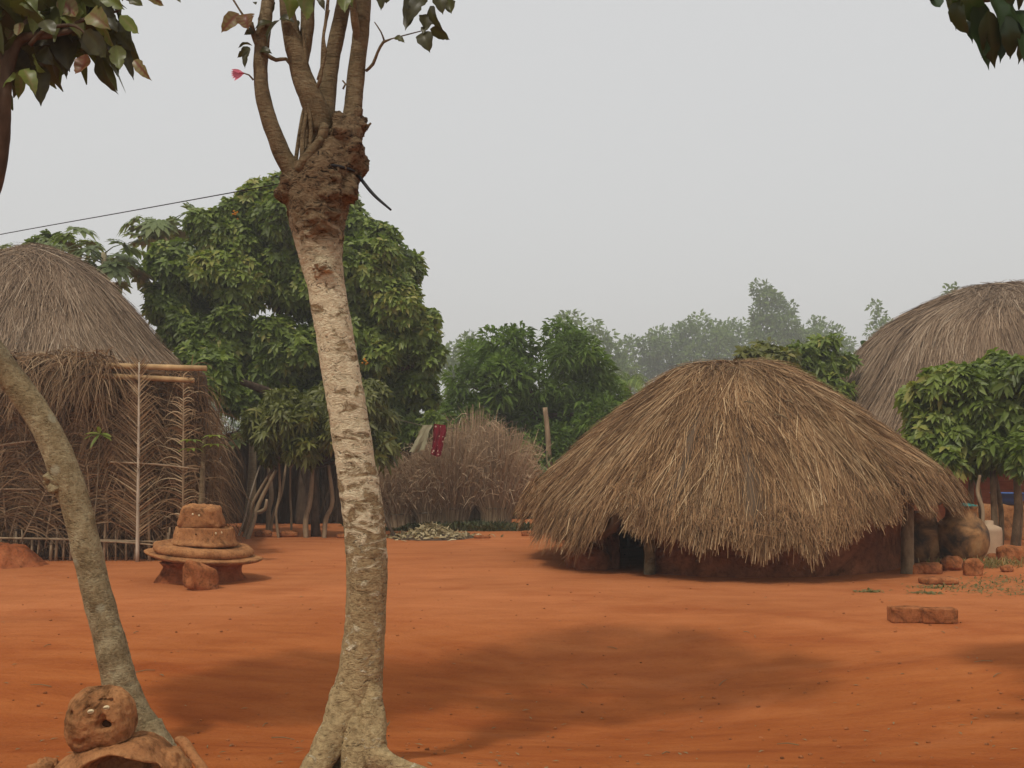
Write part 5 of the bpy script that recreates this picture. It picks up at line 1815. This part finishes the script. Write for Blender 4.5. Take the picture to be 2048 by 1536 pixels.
lm = [(A([-.75, 5.35, 5.2]), (1.2, 1.05, .5)), (A([-1.4, 5.2, 5.25]), (.8, .8, .45)), (A([.15, 5.3, 5.2]), (.8, .75, .4)), (A([-.6, 6.0, 5.45]), (.9, .6, .4))]
rosettes(g, lm, 380, .22, .085, rng, per=5, rows=6, droop=.5, spread=85, up=.1, inner=.35, wave=.2, thi=.85)
mk('crown', g, M['leaf_near'], front, True)
g = Geo()
for k in range(6):
    an = math.radians(150 + 18 * k)
    d_ = A([math.cos(an) * .9, -.3, math.sin(an) * .55])
    leaves(g, tp_(486, 147, -.12)[None], d_[None], A([[0, -1, .4]]), [.055], [.02], [.5], 4, .1, .3)
tube(g, [tp_(488, 147, -.12), tp_(478, 145, -.125)], [.004, .010], 8, .01)
fl = mk('flower', g, M['petal'], front)

# wire tied round the burl
g = Geo()
wl = [P(-260, 520, 7.6), P(0, 469, 6.7), P(250, 424, 5.9), P(470, 384, 5.28), P(566, 366, TD - .02)]
tube(g, wl, [.0027] * 5, 6, .1)
loop = []
for k in range(15):
    a = -2.2 + 4.4 * k / 14
    loop.append(tp_(650 + 62 * math.sin(a), 345 - 16 * math.cos(a * .9) + 6 * math.sin(a), -.165 * math.cos(a) + .02))
tube(g, loop, [.008] * 15, 7, .02)
tube(g, [tp_(708, 336, .02), tp_(722, 358, -.02), tp_(748, 390, -.05), tp_(782, 420, -.08)], [.0075, .0085, .008, .005], 8, .02)
tag(mk('wire', g, M['cable'], None, True, tp_(650, 345)), 'black wire sagging in from the left and knotted round the burl, loose end dangling', 'wire')

# ------------------------------------------------------------------ leaning tree at the left
LD = 5.45
lb_ = ground_at(300, LD)
LS = LD / FPX
lean = thing('leaning_tree', lb_, 'olive grey tree leaning hard to the left behind the clay figure', 'tree')
TR = [(345, 1560, 74, 0), (318, 1500, 72, 0), (275, 1440, 70, 0), (246, 1385, 72, 0), (226, 1310, 66, 0), (200, 1210, 61, 0), (176, 1110, 61, 0), (152, 1010, 60, 0), (131, 950, 66, 0), (110, 895, 60, 0), (82, 840, 58, 0), (44, 785, 57, 0), (-2, 722, 57, 0), (-58, 645, 56, 0), (-110, 520, 54, 0), (-140, 380, 46, -.1), (-130, 220, 38, -.2), (-80, 60, 30, -.3), (-20, -60, 20, -.3)]
g = Geo()
tube(g, [P(a_, b_, LD + d_) for a_, b_, w_, d_ in TR], [w_ * .47 * LS for a_, b_, w_, d_ in TR], 40, .02, .10, 11, 7)
blob(g, P(116, 962, LD - .02), (50 * LS, 50 * LS, 44 * LS), 1, .3, 4, 4, 40, 26)
tube(g, [P(300, 1450, LD - .02), P(340, 1530, LD - .1), P(380, 1580, LD - .15)], [.06, .05, .04], 20, .02, .15, 12, 8)
mk('trunk', g, M['bark_olive'], lean, True)
for k, ln in enumerate([[(-105, 540, 34, -.1), (-50, 450, 30, -.35), (-12, 370, 28, -.5), (4, 290, 26, -.55), (8, 210, 24, -.6), (14, 140, 22, -.6), (40, 80, 18, -.6), (100, 70, 12, -.62), (150, 60, 10, -.6)],
                        [(14, 140, 16, -.6), (-20, 60, 14, -.6), (-60, -40, 12, -.6)], [(40, 80, 12, -.6), (60, 20, 10, -.55), (80, -60, 8, -.5)],
                        [(120, 66, 8, -.6), (165, 40, 7, -.6), (210, 30, 5, -.6), (240, 20, 4, -.6)], [(60, 90, 8, -.62), (90, 60, 7, -.65), (150, 52, 5, -.7), (190, 90, 4, -.7)]]):
    g = Geo()
    tube(g, [P(a_, b_, LD + d_) for a_, b_, w_, d_ in ln], [w_ * .5 * LS for a_, b_, w_, d_ in ln], 14, .03, .12, 12, 80 + k)
    mk('limb', g, M['bark_dark'], lean, True)
rng = rg(210)
g = Geo()
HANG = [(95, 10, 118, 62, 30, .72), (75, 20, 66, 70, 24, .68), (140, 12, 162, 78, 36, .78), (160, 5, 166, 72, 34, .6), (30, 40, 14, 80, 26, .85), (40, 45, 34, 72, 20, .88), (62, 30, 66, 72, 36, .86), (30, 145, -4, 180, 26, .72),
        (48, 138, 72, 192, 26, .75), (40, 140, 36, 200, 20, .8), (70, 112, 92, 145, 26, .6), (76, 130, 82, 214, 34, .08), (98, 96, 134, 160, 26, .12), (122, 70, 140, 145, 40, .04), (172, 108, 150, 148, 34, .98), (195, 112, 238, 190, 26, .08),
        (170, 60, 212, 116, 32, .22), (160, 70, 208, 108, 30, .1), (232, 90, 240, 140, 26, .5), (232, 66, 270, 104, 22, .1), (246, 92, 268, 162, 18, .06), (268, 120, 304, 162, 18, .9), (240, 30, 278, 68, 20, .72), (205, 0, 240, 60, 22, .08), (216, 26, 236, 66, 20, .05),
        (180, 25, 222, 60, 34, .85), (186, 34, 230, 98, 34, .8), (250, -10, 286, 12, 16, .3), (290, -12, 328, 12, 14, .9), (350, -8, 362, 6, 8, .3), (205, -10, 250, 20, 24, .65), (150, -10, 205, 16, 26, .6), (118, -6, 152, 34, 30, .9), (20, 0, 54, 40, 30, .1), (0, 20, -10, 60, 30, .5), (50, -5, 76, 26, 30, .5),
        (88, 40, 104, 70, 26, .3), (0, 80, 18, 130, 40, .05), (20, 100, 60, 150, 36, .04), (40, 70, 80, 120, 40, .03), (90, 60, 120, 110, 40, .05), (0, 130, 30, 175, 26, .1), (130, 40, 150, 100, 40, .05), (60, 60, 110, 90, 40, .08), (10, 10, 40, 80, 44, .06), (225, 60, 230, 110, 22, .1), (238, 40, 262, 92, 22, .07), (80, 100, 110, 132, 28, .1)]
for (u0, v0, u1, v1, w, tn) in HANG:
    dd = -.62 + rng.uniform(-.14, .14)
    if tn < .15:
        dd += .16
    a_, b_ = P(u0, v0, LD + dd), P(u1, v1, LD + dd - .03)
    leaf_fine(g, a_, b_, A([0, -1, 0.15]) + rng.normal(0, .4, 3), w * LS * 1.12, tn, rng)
lm = [(P(-20, 20, LD - .45), (.32, .3, .3)), (P(60, -30, LD - .4), (.36, .35, .28)), (P(-150, -60, LD - .3), (.6, .6, .5)), (P(60, -260, LD - .3), (.6, .6, .45)), (P(-60, -260, LD - .2), (.8, .8, .5)), (P(40, 60, LD - .42), (.2, .2, .2)), (P(-160, 100, LD - .3), (.35, .4, .3)), (P(95, 25, LD - .35), (.22, .25, .16)), (P(180, 10, LD - .35), (.2, .25, .14))]
rosettes(g, lm, 360, .22, .085, rng, per=5, rows=6, droop=.6, spread=95, up=0, inner=.4, wave=.25, thi=.75)
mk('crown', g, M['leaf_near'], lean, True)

# ------------------------------------------------------------------ tree whose leaves hang in at the upper right
rng = rg(220)
rb_ = A([3.3, 4.6, 0])
rt = thing('overhanging_tree', rb_, 'glossy dark leaves of a tree hanging in at the upper right corner', 'tree')
g = Geo()
tube(g, [rb_ - A([0, 0, .1]), rb_ + A([.05, 0, 1.5]), rb_ + A([-.05, 0, 3.0]), rb_ + A([-.2, 0, 4.2])], [.16, .13, .11, .07], 16, .08, .12, 6, 3)
mk('trunk', g, M['bark_grey'], rt, True)
g = Geo()
e_ = P(1975, -5, 4.6)
tube(g, [rb_ + A([-.02, 0, 2.9]), rb_ + A([-.5, 0, 3.65]), e_, P(1905, -18, 4.6)], [.06, .04, .02, .008], 10, .05, .1, 9, 4)
mk('limb', g, M['bark_grey'], rt, True)
g = Geo()
for (u0, v0, u1, v1, w, tn) in [(1880, -25, 1872, 14, 24, .5), (1895, -10, 1912, 62, 30, .4), (1915, -5, 1938, 70, 34, .6), (1940, 10, 1945, 88, 30, .2), (1955, 0, 1978, 142, 40, .5), (1975, 20, 1990, 138, 34, .3), (1990, 0, 2012, 100, 40, .7), (2005, 30, 2020, 120, 34, .2), (2020, 10, 2036, 130, 40, .6), (2040, 20, 2050, 140, 36, .4), (1930, -20, 1960, 50, 36, .8), (1970, -20, 2000, 60, 40, .4), (2000, -20, 2040, 60, 44, .5), (1900, -30, 1935, 25, 30, .3), (2030, 60, 2060, 135, 36, .1), (1968, 60, 1962, 118, 26, .15), (2010, 60, 2000, 128, 30, .1), (1925, 20, 1926, 66, 22, .2), (1860, -20, 1866, 6, 14, .5)]:
    a_, b_ = P(u0, v0, 4.6 + rng.uniform(-.12, .12)), P(u1, v1, 4.6 + rng.uniform(-.12, .12))
    leaf_fine(g, a_, b_, A([0, -1, .1]) + rng.normal(0, .5, 3), w * 4.6 / FPX * 1.15, tn, rng)
lm = [(A([2.75, 4.7, 3.95]), (.55, .5, .3)), (A([3.3, 4.9, 4.3]), (.9, .8, .5)), (A([2.7, 5.4, 4.75]), (.6, .6, .35)), (A([3.4, 5.6, 4.4]), (.7, .7, .5)), (A([3.2, 4.1, 4.2]), (.8, .7, .5))]
rosettes(g, lm, 300, .23, .09, rng, per=6, rows=3, droop=.6, spread=95, up=0, inner=.4)
mk('crown', g, M['leaf_dark'], rt, True)

# ------------------------------------------------------------------ jars, can, basin, stones at the right
JD = 14.3
jc = ground_at(1922, JD)
jar = thing('water_jar', jc, 'big round smoke stained clay water jar with a wide neck beside the golden hut', 'jar', 'clay water jars')
JP = [(0.02, 0.0), (.18, .0), (.27, .07), (.335, .19), (.36, .33), (.345, .46), (.28, .58), (.205, .645), (.195, .70), (.205, .765), (.225, .78), (.215, .79), (.185, .775), (.17, .70), (.18, .64)]
g = Geo()
lathe(g, JP, jc, 72, .012, 5, 4, step=.03)
mk('body', g, M['jar'], jar, True)
g = Geo()
lathe(g, [(.005, .035), (.10, .03), (.19, .012), (.215, .0), (.19, -.004), (.005, -.002)], jc + A([.0, 0, .797]), 48, .003, 5, 4)
tag(mk('enamel_plate', g, M['teal'], None, True, jc + A([0, 0, .8])), 'teal enamel plate covering the mouth of the big jar', 'plate')
jc2 = ground_at(1846, 14.5)
jar2 = thing('water_jar', jc2, 'dark clay jar in shadow between the roof post and the big jar', 'jar', 'clay water jars')
g = Geo()
lathe(g, [(a * .88, b * .9) for a, b in JP], jc2, 72, .012, 5, 8, step=.03)
mk('body', g, M['jar'], jar2, True)
g = Geo()
kc = ground_at(1978, 15.3)
lathe(g, [(.01, 0), (.17, 0), (.18, .02), (.178, .40), (.165, .44), (.09, .47), (.06, .48), (.06, .53), (.05, .535), (.005, .535)], kc, 40, .004, 5, 2, step=.03)
tag(mk('plastic_can', g, M['cream'], None, True, kc), 'cream plastic can standing just right of the big jar', 'can')
g = Geo()
bc = ground_at(2025, 18.6)
blob(g, bc + A([.55, .1, .30]), (2.4, .5, .66), .25, .12, 6, 9, 60, 24)
tag(mk('mud_ledge', g, M['clay'], None, True, bc), 'low tan mud ledge in front of the brick wall', 'ledge')
g = Geo()
lathe(g, [(.005, .0), (.2, .0), (.25, .08), (.29, .2), (.31, .205), (.295, .19), (.24, .07), (.005, .02)], bc + A([-.05, .05, .62]), 48, .002, 5, 2)
tag(mk('basin', g, M['blue'], None, True, bc + A([-.05, .05, .62])), 'blue plastic basin on the mud ledge behind thin stems', 'basin')
g = Geo()
pb_ = ground_at(1952, 15.6)
tube(g, [pb_, P(1966, 1030, 15.6), P(1956, 985, 15.7), P(1960, 950, 15.7)], [.03, .026, .034, .02], 10, .05, .25, 9, 3)
tag(mk('bent_branch', g, M['stick'], None, True, pb_), 'pale bent dead branch standing behind the big jar', 'branch')

STN = [(1836, 1146, 34, 20, .4, 'flat topped clay stone at the foot of the roof post'), (1860, 1146, 44, 22, .5, 'oblong clay stone between roof post and weeds'), (1876, 1165, 74, 14, .5, 'long low clay slab lying in front of the jars'),
       (1903, 1140, 44, 30, .8, 'rounded stone in dry weeds under the big jar'), (1946, 1150, 36, 34, .55, 'upright squarish clay stone just below the big jar'), (1992, 1125, 34, 16, .6, 'small stone wedged beside the large right block'),
       (2030, 1132, 64, 34, .4, 'large squared clay block at the right edge'), (2014, 1146, 26, 14, .8, 'pebble sized stone in front of the large right block')]
for k, (u, v, w, h, ex, lab) in enumerate(STN):
    d = CAM_H * FPX / (v - HOR) - .1
    c_ = ground_at(u, d)
    q_ = d / FPX
    g = Geo()
    blob(g, c_ + A([0, 0, h * q_ * .42]), (w * q_, w * q_ * .7, h * q_ * 1.05), ex, .16, 4, 30 + k, rz=.2 * math.sin(k * 3))
    tag(mk('stone', g, M['stone'], None, True, c_), lab, 'stone', 'stones beside the jars')
for k, (u, d, w, lab) in enumerate([(1806, 1, 1, '')][:0]):
    pass

# two bricks in the yard
brx = [(1818, 1243, 66, 'left mud brick of the pair lying end to end in the yard'), (1883, 1245, 70, 'right mud brick of the pair lying end to end in the yard')]
for k, (u, v, w, lab) in enumerate(brx):
    d = CAM_H * FPX / (v - HOR)
    c_ = ground_at(u, d)
    q_ = d / FPX
    g = Geo()
    blob(g, c_ + A([0, .08, 32 * q_ * .47]), (w * q_, .16, 32 * q_), .2, .10, 5, 40 + k, 64, 36, rz=-.03)
    tag(mk('mud_brick', g, M['stone'], None, True, c_), lab, 'brick', 'two mud bricks in the yard')

# weeds and dry grass near the jars
for k, (u, v, lab, cnt, sp_) in enumerate([(1905, 1138, 'dry grass tuft in front of the big jar', 170, .17), (1985, 1140, 'dry grass tuft at the foot of the cream can', 190, .19)]):
    rng = rg(230 + k)
    d = CAM_H * FPX / (v - HOR)
    c_ = ground_at(u, d)
    g = Geo()
    o_ = np.stack([rng.normal(0, sp_, cnt), rng.normal(0, .08, cnt), 0 * np.ones(cnt)], -1)
    b0 = c_ + o_
    b0[:, 2] = gz(b0[:, 0], b0[:, 1])
    leaves(g, b0, nrm(np.stack([rng.normal(0, .4, cnt), rng.normal(0, .4, cnt), np.ones(cnt)], -1)), A([0, -1, .1]) + np.zeros((cnt, 3)), rng.uniform(.1, .26, cnt), .012, np.clip(rng.normal(.7, .25, cnt), 0, 1), 3, .35)
    tag(mk('grass_tuft', g, M['grass'], None, False, c_), lab, 'grass tuft', 'dry grass tufts')
rng = rg(240)
g = Geo()
cent = [(ground_at(u, CAM_H * FPX / (v - HOR)), s) for u, v, s in [(1990, 1160, .3), (1940, 1172, .22), (2040, 1168, .3), (1868, 1175, .12), (1965, 1180, .25), (2035, 1186, .3), (1740, 1183, .07), (1850, 1186, .08)]]
for c_, s in cent:
    n = 110
    b0 = c_ + np.stack([rng.normal(0, s, n), rng.normal(0, s * .6, n), 0 * np.ones(n)], -1)
    b0[:, 2] = gz(b0[:, 0], b0[:, 1])
    leaves(g, b0, nrm(np.stack([rng.normal(0, 1, n), rng.normal(0, 1, n), rng.uniform(.1, .9, n)], -1)), A([0, -.2, 1]) + np.zeros((n, 3)), rng.uniform(.03, .08, n), .018, rng.uniform(0, .6, n), 2, .3)
tag(mk('ground_weeds', g, M['grass']), 'sparse green weeds creeping over the earth near the jars', 'weeds', kind='stuff')

# litter: pebbles, dry bits, twigs
rng = rg(250)
g = Geo()
n = 900
uu = rng.uniform(-100, 2150, n)
vv = 1080 + 520 * rng.uniform(0, 1, n) ** 1.2
for u, v in zip(uu, vv):
    d = CAM_H * FPX / (v - HOR)
    c_ = ground_at(u, d)
    s = .0035 + .011 * rng.uniform() ** 2.5
    blob(g, c_ + A([0, 0, s * .3]), (s * 2, s * 1.6, s * 1.3), .8, .3, 3, int(u) % 50, 8, 6)
tag(mk('pebbles', g, M['stone'], None, True), 'scattered dark pebbles and crumbs on the red yard', 'pebbles', kind='stuff')
g = Geo()
n = 240
uu = rng.uniform(-50, 2100, n)
vv = 1090 + 480 * rng.uniform(0, 1, n)
d_ = CAM_H * FPX / (vv - HOR)
b0 = np.stack([(uu - 1024) / FPX * d_, d_, 0 * d_], -1)
b0[:, 2] = gz(b0[:, 0], b0[:, 1]) + .006
leaves(g, b0, np.stack([rng.normal(0, 1, n), rng.normal(0, 1, n), .1 + 0 * d_], -1), A([0, 0, 1]) + np.zeros((n, 3)), rng.uniform(.02, .06, n), rng.uniform(.006, .02, n), rng.uniform(0, .3, n), 2, .05, .4)
for k in range(26):
    u, v = rng.uniform(0, 2050), rng.uniform(1250, 1530)
    d = CAM_H * FPX / (v - HOR)
    c_ = ground_at(u, d) + A([0, 0, .008])
    a = rng.uniform(0, 6.28)
    ln = rng.uniform(.05, .16)
    e_ = c_ + A([math.cos(a) * ln, math.sin(a) * ln, 0])
    e_[2] = float(gz(e_[0], e_[1])) + .008
    tube(g, [c_, (c_ + e_) / 2 + A([0, .006, .006]), e_], [.003, .003, .002], 5, .03, 0, 1, k, .2)
tag(mk('leaf_litter', g, M['dry_leaf']), 'sparse dry leaf bits and twigs on the red yard', 'leaf litter', kind='stuff')
